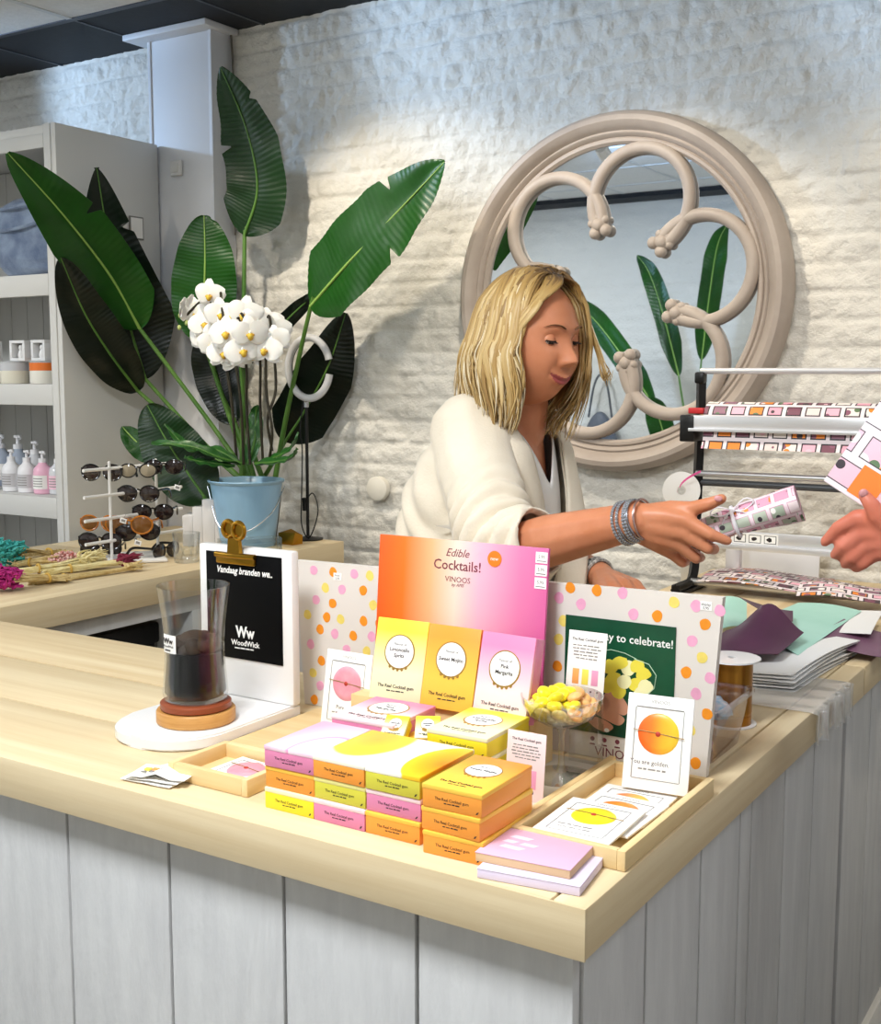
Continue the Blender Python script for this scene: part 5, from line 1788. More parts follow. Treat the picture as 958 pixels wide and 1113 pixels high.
sheet('tissue_sheet', 'big dark purple paper sheet peaking in the middle of the right counter', 'tissue paper', [Q(752, 712, z), Q(846, 712, z), Q(874, 694, z), Q(790, 688, z)], z, PUR, lambda u, v: .062 * math.exp(-((u - .55) / .33) ** 2) * (v ** 1.2) + .002, n=20, group='purple sheets')
sheet('tissue_sheet', 'purple paper sheet standing up behind the big dark purple one', 'tissue paper', [Q(806, 690, z), Q(862, 684, z), Q(862, 672, z), Q(800, 676, z)], z + .012, PUR, lambda u, v: .055 * (1 - u) ** 1.4 * (1 - .3 * v) + .004, n=16, group='purple sheets')
z = CT + .012
sheet('tissue_sheet', 'curled purple paper strip hanging over the counter edge', 'tissue paper', [(-.615, 2.33), (-.475, 2.345), (-.465, 2.545), (-.605, 2.55)], z, mat('plum_tissue', '#67405a', .5, col2='#77506a', vs=6), lambda u, v: .022 * (1 - u) ** 2 + .006 - .004 * u, n=16, group='purple sheets')
z = CT + .026
for k, (cs_, lb) in enumerate((([(-1.05, 2.87), (-.70, 2.87), (-.77, 3.13), (-1.06, 3.11)], 'sheet of printed wrapping paper lying across the foot of the dispenser'), ([(-.76, 2.74), (-.56, 2.78), (-.60, 2.98), (-.80, 2.94)], 'printed paper offcut lying beyond the mint tissue'))):
    sheet('wrapping_paper_sheet', lb, 'wrapping paper', cs_, z + .012 * k, WRAP, lambda u, v: .010 * math.sin(PI * v) + .006 * math.sin(u * 5) + .006, group='loose wrapping paper', uvm=True)
sheet('white_paper_sheet', 'white paper sheet under the mint tissue', 'paper', [(-.70, 2.40), (-.53, 2.46), (-.56, 2.72), (-.74, 2.64)], CT + .033, WP, lambda u, v: .004 * math.sin(PI * v), th=.001)

# clear plastic film draped over the edge
b = NB()
A = PZ(858, 772, CT); B_ = PZ(936, 735, CT)


def film(u, v):
    y = 1.93 + .24 * u
    s = v * .18
    rp = (.007 * math.sin(u * 31 + 2 * math.sin(u * 9)) + .005 * math.sin(u * 67 + 2)) * v
    if s < .13:
        return V((-.63 + s, y, CT + .0022 + .0015 * math.sin(u * 23) * v))
    s2 = s - .13
    return V((-.5 + .006 + rp + .01 * s2, y + .01 * math.sin(v * 5), CT + .001 - s2))


grid(b, film, 60, 30)
fm = thin_glass('film_plastic', '#f4f4f2', .22, .20, .75)
nt = fm.node_tree
df = nt.nodes.new('ShaderNodeBsdfDiffuse'); df.inputs[0].default_value = (.95, .95, .95, 1)
m2 = nt.nodes.new('ShaderNodeMixShader'); m2.inputs[0].default_value = .20
ol = nt.nodes['Material Output'].inputs['Surface']; src = ol.links[0].from_socket
nt.links.new(src, m2.inputs[1]); nt.links.new(df.outputs[0], m2.inputs[2]); nt.links.new(m2.outputs[0], ol)
o = obj('plastic_film', b, fm, loc=(-.55, 2.05, CT), ang=180)
tag(o, 'crumpled clear plastic film draped over the right counter edge', 'plastic film')

# clear plastic box of candy bags and gold ribbon spool
pb = thing('plastic_box', 'clear plastic tub with bags of sweets behind the dotted board', 'box', (-.60, 1.66, CT))
ACR = thin_glass('tub_plastic', '#f3eff2', .1, .14, .55)
b = NB()
x0, x1, y0, y1, h = -.648, -.543, 1.572, 1.742, .082


def rrect(x0, x1, y0, y1, r_, n=5):
    out = []
    for (cx, cy, a) in ((x1 - r_, y0 + r_, -PI / 2), (x1 - r_, y1 - r_, 0), (x0 + r_, y1 - r_, PI / 2), (x0 + r_, y0 + r_, PI)):
        out += [(cx + r_ * math.cos(a + PI / 2 * k / n), cy + r_ * math.sin(a + PI / 2 * k / n)) for k in range(n + 1)]
    return out


rings = []
for (e, zz) in ((-.012, .001), (-.004, .05), (0, h), (.006, h), (.006, h - .006)):
    rings.append([b.verts.new((x, y, CT + zz)) for x, y in rrect(x0 - e, x1 + e, y0 - e, y1 + e, .02)])
for a, c in zip(rings, rings[1:]):
    for k in range(len(a)):
        b.faces.new((a[k], a[(k + 1) % len(a)], c[(k + 1) % len(a)], c[k]))
b.faces.new(rings[0][::-1])
obj('tub', b, ACR, pb, world=True)
r = random.Random(8)
for i, (col, lb) in enumerate((('#d9879c', 'pink bag of sweets in the clear tub, uppermost'), ('#7fb4d6', 'pale blue bag of sweets in the clear tub'), ('#e8d25a', 'yellow bag of sweets in the clear tub by the dotted board'), ('#c98aa0', 'rose bag of sweets low in the clear tub'))):
    b = NB(); t = NB(); bmesh.ops.create_icosphere(t, subdivisions=3, radius=1)
    for v in t.verts:
        v.co *= 1 + .25 * noise.noise(v.co * 2.5 + V((i * 3, 0, 0)))
        v.co = V((v.co.x * .022, v.co.y * .034, v.co.z * .015))
    absorb(b, t)
    tube(b, [(0, .03, .004), (0, .042, .012)], [.004, .010], 8)
    o = obj('sweet_bag', b, mat('bag_film_%d' % i, col, .25, col2='#f0e6ea', vs=70)); o.location = ((-.60, -.588, -.615, -.59)[i], (1.66, 1.70, 1.62, 1.63)[i], CT + (.068, .055, .06, .02)[i]); o.rotation_euler = (.2 * i, .1, i)
    tag(o, lb, 'sweets', 'bags of sweets in the clear tub')
b = NB(); tube(b, [(-.562, 1.60, CT + .004), (-.558, 1.597, CT + .05)], .004, 8); o = obj('marker_pen', b, BLACK, loc=(-.56, 1.60, CT + .004))
tag(o, 'dark marker pen standing inside the clear tub', 'pen')
gs = thing('gold_ribbon_spool', 'upright spool of gold ribbon with white end discs behind the clear tub', 'ribbon spool', (-.600, 1.81, CT))
gs.scale = (.82, .82, .82)
b = NB(); lathe(b, [(0, .0005), (.05, .0005), (.05, .003), (0, .003)], 40); obj('lower_disc', b, WHITEG, gs)
b = NB(); lathe(b, [(.008, .128), (.055, .128), (.055, .131), (.008, .131), (.008, .128)], 40); obj('upper_disc', b, WHITEG, gs)
b = NB(); lathe(b, [(.01, .003), (.040, .003), (.040, .02), (.0385, .021), (.0385, .024), (.0405, .025), (.0405, .127), (.01, .128)], 48)
obj('gold_ribbon', b, mat('gold_foil', '#8a5a1e', .3, metal=.85, col2='#c28a35', vs=14, st=(4, 4, .1)), gs)

# ------------------------------------------------------------------ things the mirror shows on the opposite side of the shop
pt = thing('bird_of_paradise_plant', 'tall paddle-leaved plant across the shop, seen only in the round mirror', 'plant', (-2.68, -.75, 0))
b = NB(); lathe(b, [(0, .001), (.14, .001), (.17, .36), (.178, .37), (.165, .37), (.16, .33), (0, .33)], 36); obj('pot', b, mat('grey_planter', '#8f8f8c', .6), pt)
r = random.Random(2)
for i, (dx, dy, h, L, W, lean_) in enumerate(((-.45, .1, 1.55, .75, .17, .5), (-.2, .05, 1.75, .8, .15, .3), (.1, .1, 1.85, .85, .16, .12), (.42, .15, 1.35, .7, .18, .6), (.5, -.05, 1.75, .7, .17, .45), (.22, .2, 1.2, .6, .2, .3), (-.1, .2, 1.1, .55, .18, .2), (.65, .1, 1.1, .55, .15, .7))):
    base = V((.04 * math.cos(i), .04 * math.sin(i), .32))
    j = V((dx * .55, dy, h - .25))
    b = NB(); leaf(b, [j, j + V((dx * .5, dy * .3, L * .45)), j + V((dx * 1.0, dy * .5, L * .8)), j + V((dx * 1.5 + .02, dy * .8, L * .95))], W * .9, (.2 + .5 * math.sin(i), .9, .3), 0, 1, fold=.2, prof=PROF['p1'], seed=40 + i)
    obj('leaf', b, [LEAF, MIDRIB], pt)
    b = NB(); tube(b, spline([base, (base + j) / 2 + V((-dx * .12, 0, .05)), j], 16), [.014 - .008 * k / 15 for k in range(16)], 8); obj('leaf_stalk', b, STEM, pt)
ws = thing('display_cabinet', 'white display cabinet with crossed blue lattice across the shop, seen in the mirror', 'cabinet', (-1.78, -.95, 0))
b = NB()
for x in (-.3, .26):
    bx(b, x, x + .04, -.15, .15, 0, 1.55, .003)
for z in (0.05, .5, 1.0, 1.51):
    bx(b, -.26, .26, -.15, .15, z, z + .04, .003)
obj('frame', b, WHITE, ws)
b = NB()
for s in (-1, 1):
    for k in range(3):
        tube(b, [(-.26 * s, .13, 1.04 + k * .16 - .0), (.26 * s, .13, 1.2 + k * .16)], .008, 6)
obj('lattice', b, mat('blue_lattice', '#2f4a86', .5), ws)
sb = thing('shoulder_bag', 'grey shoulder bag hanging on the opposite wall, seen in the mirror', 'bag', (-3.55, -1.18, 1.05))
b = NB(); t = NB(); bmesh.ops.create_icosphere(t, subdivisions=4, radius=1)
for v in t.verts:
    v.co = V((v.co.x * .13 * (1 - .25 * v.co.z), v.co.y * .05, v.co.z * .2))
absorb(b, t); obj('body', b, mat('grey_leather', '#5c5f66', .5), sb)
b = NB(); tube(b, spline([(-.09, 0, .16), (-.05, 0, .38), (0, 0, .46), (.05, 0, .38), (.09, 0, .16)], 24), .008, 8); obj('strap', b, mat('grey_leather_dark', '#4a4d54', .5), sb)
b = NB(); tube(b, [(-3.55, -1.23, 1.5), (-3.55, -1.18, 1.5), (-3.55, -1.165, 1.53)], .008, 8)
tag(obj('wall_hook', b, STEEL, loc=(-3.55, -1.23, 1.5)), 'steel wall hook carrying the grey shoulder bag', 'hook')
wc = thing('wooden_crate', 'white slatted crate standing across the shop, seen in the mirror', 'crate', (-3.6, -.95, 0))
b = NB()
for z in (.02, .2, .38, .56, .74):
    bx(b, -.26, .26, .14, .16, z, z + .1, .003); bx(b, -.26, .26, -.16, -.14, z, z + .1, .003); bx(b, -.28, -.26, -.16, .16, z, z + .1, .003); bx(b, .26, .28, -.16, .16, z, z + .1, .003)
obj('slats', b, WHITE, wc)
b = NB()
for x in (-.25, .22):
    for y in (-.135, .105):
        bx(b, x, x + .03, y, y + .03, 0, .85, .002)
bx(b, -.26, .26, -.14, .14, .82, .84, .002)
obj('corner_posts', b, WHITE, wc)
# ------------------------------------------------------------------ people
def voxel(bm, size, it=6, fac=.5):
    me = bpy.data.meshes.new('t')
    bm.to_mesh(me); bm.free()
    o = bpy.data.objects.new('t', me)
    C.objects.link(o)
    m = o.modifiers.new('r', 'REMESH'); m.mode = 'VOXEL'; m.voxel_size = size; m.adaptivity = 0
    s = o.modifiers.new('s', 'SMOOTH'); s.factor = fac; s.iterations = it
    dg = bpy.context.evaluated_depsgraph_get()
    dg.update()
    e = bpy.data.meshes.new_from_object(o.evaluated_get(dg))
    bpy.data.objects.remove(o); bpy.data.meshes.remove(me)
    b = NB(); b.from_mesh(e); bpy.data.meshes.remove(e)
    return b


def chain(bm, pts, rad, sub=2):
    """overlapping spheres along a bone path: tapered limb volume"""
    P = [V(p) for p in pts]
    for i in range(len(P) - 1):
        L = (P[i + 1] - P[i]).length
        n = max(2, int(L / (min(rad[i], rad[i + 1]) * .3)) + 1)
        for k in range(n + 1):
            u = k / n
            t = NB(); bmesh.ops.create_icosphere(t, subdivisions=sub, radius=rad[i] * (1 - u) + rad[i + 1] * u)
            absorb(bm, t, Matrix.Translation(P[i].lerp(P[i + 1], u)))


TH_, TC = math.radians(4), V((-1.18, 2.05, 0))
RTM = Matrix.Translation(TC + V((-.005, -.012, 0))) @ Matrix.Rotation(TH_, 4, 'Z') @ Matrix.Translation(-TC)
RTI = RTM.inverted()


def loft(bm, secs, n=48, k=1.0, g=0.0):
    rings = []
    for (z, cx, cy, rx, ry) in secs:
        rings.append([bm.verts.new((cx + (rx * k + g) * math.cos(2 * PI * q / n), cy + (ry * k + g) * math.sin(2 * PI * q / n), z)) for q in range(n)])
    for a, c in zip(rings, rings[1:]):
        for q in range(n):
            bm.faces.new((a[q], a[(q + 1) % n], c[(q + 1) % n], c[q]))
    bm.faces.new(rings[0][::-1]); bm.faces.new(rings[-1])
    bmesh.ops.recalc_face_normals(bm, faces=bm.faces[:])


def gs(x, m, s):
    return math.exp(-((x - m) / s) ** 2)


def smooth(a, b_, x):
    t = min(1, max(0, (x - a) / (b_ - a)))
    return t * t * (3 - 2 * t)


def head_bm(male=False, smile=1.0, nu=190, nv=150):
    """x forward, y left, z up, origin between the ears at eye level; material 0 skin, 1 lips"""
    b = NB()
    lip = set()

    def fn(i, j):
        th = 2 * PI * i / nu
        ph = -PI / 2 + PI * j / (nv - 1)
        cz, sz = math.cos(ph), math.sin(ph)
        c, s = math.cos(th), math.sin(th)
        x, y, z = cz * c, cz * s, sz
        # squarer plan, flatter face
        X = .094 * x if x < 0 else .090 * (abs(x) ** .92)
        Y = .079 * y
        Z = (.103 if z > 0 else .116) * z
        t = max(0, -Z / .116)
        Y *= 1 - .24 * smooth(.3, 1.0, t)
        if x < 0:
            X *= 1 - .50 * smooth(.2, 1, t)
        else:
            X += .010 * smooth(.15, .9, t) * x
        front = max(0, x)
        a = abs(Y)
        w = front ** 1.5
        d = 0.0
        d -= .0105 * gs(a, .031, .017) * gs(Z, .001, .014)          # sockets
        d += .0050 * gs(a, .026, .026) * gs(Z, .023, .010)          # brow
        d += .0090 * gs(a, .045, .022) * gs(Z, -.036, .024)         # cheeks
        ramp = smooth(.016, -.034, Z) * (1 - smooth(-.032, -.0445, Z))
        d += (.005 + .0205 * smooth(.012, -.036, Z)) * gs(Y, 0, .0095 + .005 * smooth(.0, -.036, Z)) * ramp   # nose
        d += .0062 * gs(a, .0125, .0065) * gs(Z, -.0375, .0065)     # wings
        d -= .0035 * gs(a, .020, .006) * gs(Z, -.036, .010)
        lz = -.0660 + smile * .0105 * (a / .027) ** 2
        lw = max(0, 1 - (a / .0295) ** 2) ** .5
        d += .0062 * gs(Z, lz + .0042, .0038) * lw + .0070 * gs(Z, lz - .0054, .0046) * lw
        d -= .0045 * gs(Z, lz, .0014) * min(1, lw * 2 + .2 * gs(a, .030, .005))
        d += .0042 * gs(a, 0, .026) * gs(Z, -.067, .018)
        d -= .0035 * gs(a, 0, .018) * gs(Z, -.0825, .0055)
        d += .0090 * gs(a, 0, .021) * gs(Z, -.100, .013)            # chin
        d -= .0022 * gs(a, .030, .006) * gs(Z, lz + .004, .010) * smile
        d += .0030 * gs(a, .038, .012) * gs(Z, -.057, .016) * smile
        X += d * w
        if front > .6 and lz - .0090 < Z < lz + .0066 * (1 - .25 * gs(a, 0, .004)) and a < .029 and (Z - lz) / .0098 * -1 < lw and (Z - lz) / .0074 < lw:
            lip.add((i % nu, j))
        return V((X, Y, Z))
    vs = [[b.verts.new(fn(i, j)) for j in range(1, nv - 1)] for i in range(nu)]
    for i in range(nu):
        for j in range(nv - 3):
            f = b.faces.new((vs[i][j], vs[(i + 1) % nu][j], vs[(i + 1) % nu][j + 1], vs[i][j + 1]))
            if (i, j + 1) in lip and ((i + 1) % nu, j + 2) in lip:
                f.material_index = 1
    b.faces.new([vs[i][0] for i in range(nu)][::-1]); b.faces.new([vs[i][-1] for i in range(nu)])
    for sd in (-1, 1):
        ball(b, (-.004, sd * .073, -.012), (.019, .007, .032), 0, 14, rot=(0, .2, sd * .35))
    return b


SKIN = mat('skin', '#c97f58', .42, sss=.10, col2='#d48e6a', vs=14, spec=.4)
SKINR = mat('skin_ruddy', '#cb7258', .42, sss=.10, col2='#d67f68', vs=14, spec=.4)
LIP = mat('lips', '#ac5350', .35, sss=.1)
EYEW = mat('eye_white', '#b3a49a', .25)
IRIS = mat('iris_dark', '#2c2019', .15)
LASH = mat('lashes', '#1c1410', .6)
BROW = mat('brow_hair', '#6b4a2f', .8)


def face_parts(parent, HM, look=-.40, lid=.30, skin=SKIN):
    for sd in (-1, 1):
        ec = V((.0683, sd * .031, .0005))
        er = .0124
        b = NB()
        ball(b, (0, 0, 0), er, 0, 20)
        g = V((math.cos(look), .0, math.sin(look)))
        q = g.to_track_quat('Z', 'Y').to_matrix().to_4x4()
        lathe(b, [(0, er + .0007), (.003, er + .0006), (.0072, er - .0016), (.0076, er - .0030)], 20, q, 1)
        b.transform(HM @ Matrix.Translation(ec))
        obj('eye', b, [EYEW, IRIS], parent, world=True)
        b = NB()
        r_ = er + .0011
        up = -.02 - lid * .42
        def fu(u, v):
            az = math.radians(-85 + 170 * u)
            edge = up + (.18 * (abs(u - .5) * 2) ** 2)
            el = edge + (1.45 - edge) * v
            return ec + V((r_ * math.cos(el) * math.cos(az), r_ * math.cos(el) * math.sin(az), r_ * math.sin(el)))
        def fl(u, v):
            az = math.radians(-85 + 170 * u)
            edge = -.56 + (.25 * (abs(u - .5) * 2) ** 2)
            el = edge + (-1.5 - edge) * v
            return ec + V((r_ * math.cos(el) * math.cos(az), r_ * math.cos(el) * math.sin(az), r_ * math.sin(el)))
        grid(b, fu, 20, 10, 0); grid(b, fl, 20, 8, 0)
        edge = [fu(u / 15, 0) * 1.0 + V((.0006, 0, 0)) for u in range(2, 14)]
        tube(b, edge, .0013, 6, 1)
        for k in range(12):
            e = fu((2 + k) / 15, 0)
            d = (e - ec).normalized()
            tube(b, [e, e + d * .0035 + V((0, sd * .0008 * (k / 6 - 1), -.0022)), e + d * .0062 + V((0, sd * .002 * (k / 6 - 1), -.0018))], [.0005, .0004, .00015], 4, 1)
        b.transform(HM)
        obj('eyelid', b, [skin, LASH], parent, world=True)
        b = NB()
        pts = [V((.0905, sd * .013, .0205)), V((.0900, sd * .024, .0248)), V((.0840, sd * .037, .0262)), V((.0735, sd * .050, .0215))]
        tube(b, spline(pts, 14), [.0022, .0026, .0027, .0027, .0026, .0025, .0024, .0022, .002, .0018, .0016, .0013, .001, .0006], 8, 0, flat=.5)
        b.transform(HM)
        obj('eyebrow', b, BROW, parent, world=True)


# ---- the woman behind the counter
S1 = PY(506, 474, 1.93); E1 = PY(546, 600, 1.775); W1 = PY(692, 566, 1.72)
HC = V((-1.072, 2.0, 1.571))
HSC = 1.09
fwd = V((.97, -.20, -.09)).normalized()
left = V((0, 0, 1)).cross(fwd).normalized()
upv = fwd.cross(left)
HM = Matrix(((fwd.x, left.x, upv.x, HC.x), (fwd.y, left.y, upv.y, HC.y), (fwd.z, left.z, upv.z, HC.z), (0, 0, 0, 1))) @ Matrix.Scale(HSC, 4)
wm = thing('person', 'blonde woman in a cream blazer behind the counter handing over a small parcel', 'person', (-1.2, 2.05, 0))
SEC = [(.74, -1.20, 2.06, .155, .205), (.90, -1.205, 2.06, .150, .20), (1.0, -1.205, 2.055, .138, .185), (1.10, -1.195, 2.05, .142, .19), (1.20, -1.18, 2.045, .146, .182), (1.28, -1.172, 2.04, .134, .178), (1.345, -1.160, 2.04, .112, .166), (1.385, -1.142, 2.045, .088, .135), (1.415, -1.130, 2.045, .066, .088), (1.44, -1.122, 2.04, .055, .062)]
S2, E2, W2 = RTM @ V((-1.205, 2.175, 1.365)), V((-1.20, 2.285, 1.13)), V((-.985, 2.15, 1.105))


def hand_pts(px):
    return [PY(x, y, Y) for x, y, Y in px]


b = NB()
loft(b, SEC, 48, .90, -.008); b.transform(RTM)
chain(b, [(-1.125, 2.045, 1.40), (-1.108, 2.03, 1.46), (-1.095, 2.015, 1.52)], [.064, .060, .062])
chain(b, [S1, S1.lerp(E1, .5), E1], [.056, .050, .043]); chain(b, [E1, E1.lerp(W1, .35), W1], [.044, .046, .030])
chain(b, [S2, S2.lerp(E2, .5), E2], [.054, .048, .042]); chain(b, [E2, E2.lerp(W2, .35), W2], [.042, .041, .028])
# right hand: palm fans from the wrist to four knuckles, back of the hand to the camera
for px, r_ in (([(692, 562, 1.722), (722, 562, 1.722), (748, 566, 1.725)], [.025, .0175, .0125]), ([(692, 568, 1.722), (720, 574, 1.722), (746, 580, 1.728)], [.025, .0175, .0125]), ([(692, 572, 1.722), (718, 584, 1.726), (739, 592, 1.735)], [.023, .0165, .012]), ([(692, 574, 1.724), (714, 590, 1.732), (729, 600, 1.745)], [.022, .015, .0115])):
    chain(b, hand_pts(px), r_)
for px, r_ in (([(748, 567, 1.725), (773, 581, 1.725), (791, 588, 1.738)], [.0122, .0098, .0078]), ([(746, 581, 1.728), (770, 596, 1.735), (777, 597, 1.765), (765, 590, 1.785)], [.0122, .0098, .0088, .0075]), ([(739, 593, 1.735), (757, 607, 1.747), (762, 606, 1.775), (750, 598, 1.795)], [.0115, .0092, .0082, .007]), ([(729, 600, 1.745), (742, 612, 1.757), (746, 611, 1.78), (737, 604, 1.795)], [.0105, .0082, .0074, .0065])):
    chain(b, hand_pts(px), r_)
chain(b, hand_pts([(704, 560, 1.725), (728, 555, 1.735), (752, 553, 1.735), (770, 548, 1.733), (785, 542, 1.735)]), [.019, .0165, .0125, .0108, .0082])
# left hand resting in front of her
d2 = V((.075, -.075, -.012))
for k, o in enumerate((V((.025, .03, .006)), V((.012, .010, .010)), V((-.004, -.010, .008)), V((-.02, -.028, .002)))):
    a = W2 + d2 * .9 + o
    chain(b, [W2, a], [.022, .0125])
    dd = d2.normalized()
    chain(b, [a, a + dd * .035 + V((0, 0, -.004)), a + dd * .058 + V((0, 0, -.018)), a + dd * .062 + V((0, 0, -.036))], [.0115, .0095, .0085, .0072])
chain(b, [W2 + d2 * .3, W2 + d2 * .5 + V((.03, .035, -.012)), W2 + d2 * .9 + V((.045, .045, -.02)), W2 + d2 * 1.2 + V((.045, .04, -.03))], [.018, .014, .011, .008])
# hips and legs
for s in (-1, 1):
    chain(b, [(-1.205, 2.06 + s * .085, .82), (-1.20, 2.06 + s * .09, .48), (-1.215, 2.06 + s * .09, .09)], [.088, .058, .038])
    chain(b, [(-1.235, 2.06 + s * .09, .045), (-1.13, 2.06 + s * .10, .035), (-1.06, 2.06 + s * .105, .028)], [.038, .034, .026])
for v in b.verts:
    v.co.z = max(v.co.z, .006)
b = voxel(b, .0034, 5)
hb = head_bm()
hb.transform(HM)
me_ = bpy.data.meshes.new('t'); hb.to_mesh(me_); hb.free(); b.from_mesh(me_); bpy.data.meshes.remove(me_)
obj('body', b, [SKIN, LIP], wm, world=True, ang=180)
face_parts(wm, HM)
NAIL = mat('nail_pink', '#d99a9a', .25, coat=.3)
b = NB()
pn = PY(781, 542, 1.722); ball(b, pn, (.0062, .0026, .0048), 0, 12, rot=(0, .2, .3)); obj('thumb_nail', b, NAIL, wm, world=True)
# trousers and shoes
b = NB()
loft(b, [(.70, -1.20, 2.06, .150, .195), (.82, -1.203, 2.06, .154, .202), (.95, -1.205, 2.058, .148, .195), (1.02, -1.205, 2.055, .140, .187)], 40, 1.0, .0); b.transform(RTM)
for s in (-1, 1):
    chain(b, [(-1.205, 2.06 + s * .085, .80), (-1.20, 2.06 + s * .09, .48), (-1.215, 2.06 + s * .09, .13)], [.098, .074, .066])
obj('trousers', voxel(b, .008, 5), mat('dark_trousers', '#2b2d33', .8), wm, world=True, ang=180)
for s in (-1, 1):
    b = NB(); chain(b, [(-1.245, 2.06 + s * .09, .048), (-1.13, 2.06 + s * .10, .040), (-1.045, 2.06 + s * .105, .034)], [.046, .042, .033])
    for v in b.verts:
        v.co.z = max(v.co.z, .001)
    obj('shoe', voxel(b, .006, 4), mat('white_shoe', '#dcdad6', .5), wm, world=True, ang=180)


def smooth_border(b, it=14):
    bv = {}
    for e in b.edges:
        if len(e.link_faces) == 1:
            a, c = e.verts
            bv.setdefault(a, []).append(c); bv.setdefault(c, []).append(a)
    for _ in range(it):
        new = {v: (v.co + sum((w.co for w in n), V())) / (1 + len(n)) for v, n in bv.items()}
        for v, c in new.items():
            v.co = c


def cut(b, test, M=None):
    bmesh.ops.delete(b, geom=[f for f in b.faces if test((M @ f.calc_center_median()) if M else f.calc_center_median())], context='FACES')
    bmesh.ops.delete(b, geom=[v for v in b.verts if not v.link_faces], context='VERTS')
    smooth_border(b)


# white top
b = NB(); loft(b, SEC[1:-1], 48, 1.0, -.001); b = voxel(b, .006, 4)
cut(b, lambda c: c.z > 1.405 or (c.x > -1.15 and c.z > 1.285 + abs(c.y - 2.045) * 1.5) or c.z < .93)
b.transform(RTM)
thicken(b, -.003)
obj('white_top', b, mat('white_top', '#efece8', .8), wm, world=True, ang=180)


# blazer
def front_x(y, z):
    for a, c in zip(SEC, SEC[1:]):
        if a[0] <= z <= c[0]:
            u = (z - a[0]) / (c[0] - a[0])
            cx, cy, rx, ry = (a[k] * (1 - u) + c[k] * u for k in (1, 2, 3, 4))
            q = min(.995, abs(y - cy) / (ry + .012))
            return cx + (rx + .012) * math.sqrt(1 - q * q)
    return -1.1


b = NB(); loft(b, SEC[:-1], 56, 1.0, .012); b.transform(RTM)
CU = E1.lerp(W1, .30)
chain(b, [S1 + V((0, .02, .004)), S1.lerp(E1, .35), S1.lerp(E1, .75), E1], [.076, .074, .068, .064]); chain(b, [E1, E1.lerp(W1, .22), E1.lerp(W1, .4)], [.064, .061, .057])
chain(b, [S2 + V((0, -.02, .0)), S2.lerp(E2, .5), E2], [.074, .067, .062]); chain(b, [E2, E2.lerp(W2, .3), E2.lerp(W2, .5)], [.060, .056, .052])
b = voxel(b, .0055, 8)
b.normal_update()
ax = (E1 - S1).normalized(); fx = (W1 - E1).normalized(); fx2 = (W2 - E2).normalized()
for v in b.verts:
    p_ = v.co
    n = v.normal
    a = (p_ - E1)
    de = a.length
    f = 0
    # gathered folds radiating from the inner elbow and the cuff
    f += .011 * math.sin(a.dot(ax) * 130 + a.dot(fx) * 95 + 2 * noise.noise(p_ * 14)) * gs(de, .035, .085)
    f += .004 * noise.noise(p_ * 26) * gs(de, 0, .16)
    # drag lines from the armpit across the back
    f += .009 * math.sin(p_.z * 75 + p_.x * 48 + 3 * noise.noise(p_ * 8)) * smooth(-1.12, -1.22, p_.x) * smooth(1.36, 1.22, p_.z) * (.6 + .4 * noise.noise(p_ * 6))
    f += .0035 * noise.noise(p_ * 11)
    v.co = p_ + n * f
ZV, ZT, HW = .96, 1.42, .092


def vhalf(z):
    return HW * max(0, (z - ZV) / (ZT - ZV)) ** .9


cut(b, lambda c: (c - CU).dot(fx) > 0 and (c - CU).length < .12 or (c - (E2.lerp(W2, .4))).dot(fx2) > 0 and (c - E2.lerp(W2, .4)).length < .1 or c.z < .755)
cut(b, lambda c: (c.x > -1.15 and abs(c.y - 2.045) < vhalf(c.z)) or (c.z > 1.392 and math.hypot(c.x + 1.125, c.y - 2.043) < .078), RTI)
thicken(b, -.004)
BLZ = mat('cream_blazer', '#e3d6c0', .75, col2='#eadfcb', vs=7, bump=.12, bs=220, sheen=.25)
obj('blazer', b, BLZ, wm, world=True, ang=180)
# lapels folded out along the opening
for s in (-1, 1):
    b = NB()

    def lp(u, v, s=s):
        z = 1.425 - (1.425 - (ZV + .03)) * u
        wd = .062 * math.sin(PI * min(1, .12 + .88 * u) ** .75) ** .8 + .004
        hv = vhalf(z) - .006
        y = 2.045 + s * (hv + wd * v)
        lift = .014 * math.sin(PI * v * .62) + .005 + (.012 * v + .05 * u * u * v if s > 0 else .006 * v)
        x = front_x(y, min(z, 1.43)) + lift * (1 if u > .1 else .6)
        if z > 1.37:
            t = (z - 1.37) / .055
            x = x * (1 - .5 * t) + (-1.115 + .0) * .5 * t
        return V((x, y, z))
    grid(b, lp, 30, 9)
    b.transform(RTM)
    thicken(b, -.004)
    obj('lapel', b, BLZ, wm, world=True, ang=180)
# collar standing round the neck
b = NB()


def col(u, v):
    a = math.radians(70 + 220 * u)
    r_ = .080 + .016 * v
    return V((-1.125 + r_ * math.cos(a) * .95, 2.043 + r_ * math.sin(a) * 1.08, 1.432 - .034 * v - .012 * math.cos(a) + .006 * math.sin(PI * v)))


grid(b, col, 40, 6); b.transform(RTM); thicken(b, -.004)
obj('collar', b, BLZ, wm, world=True, ang=180)
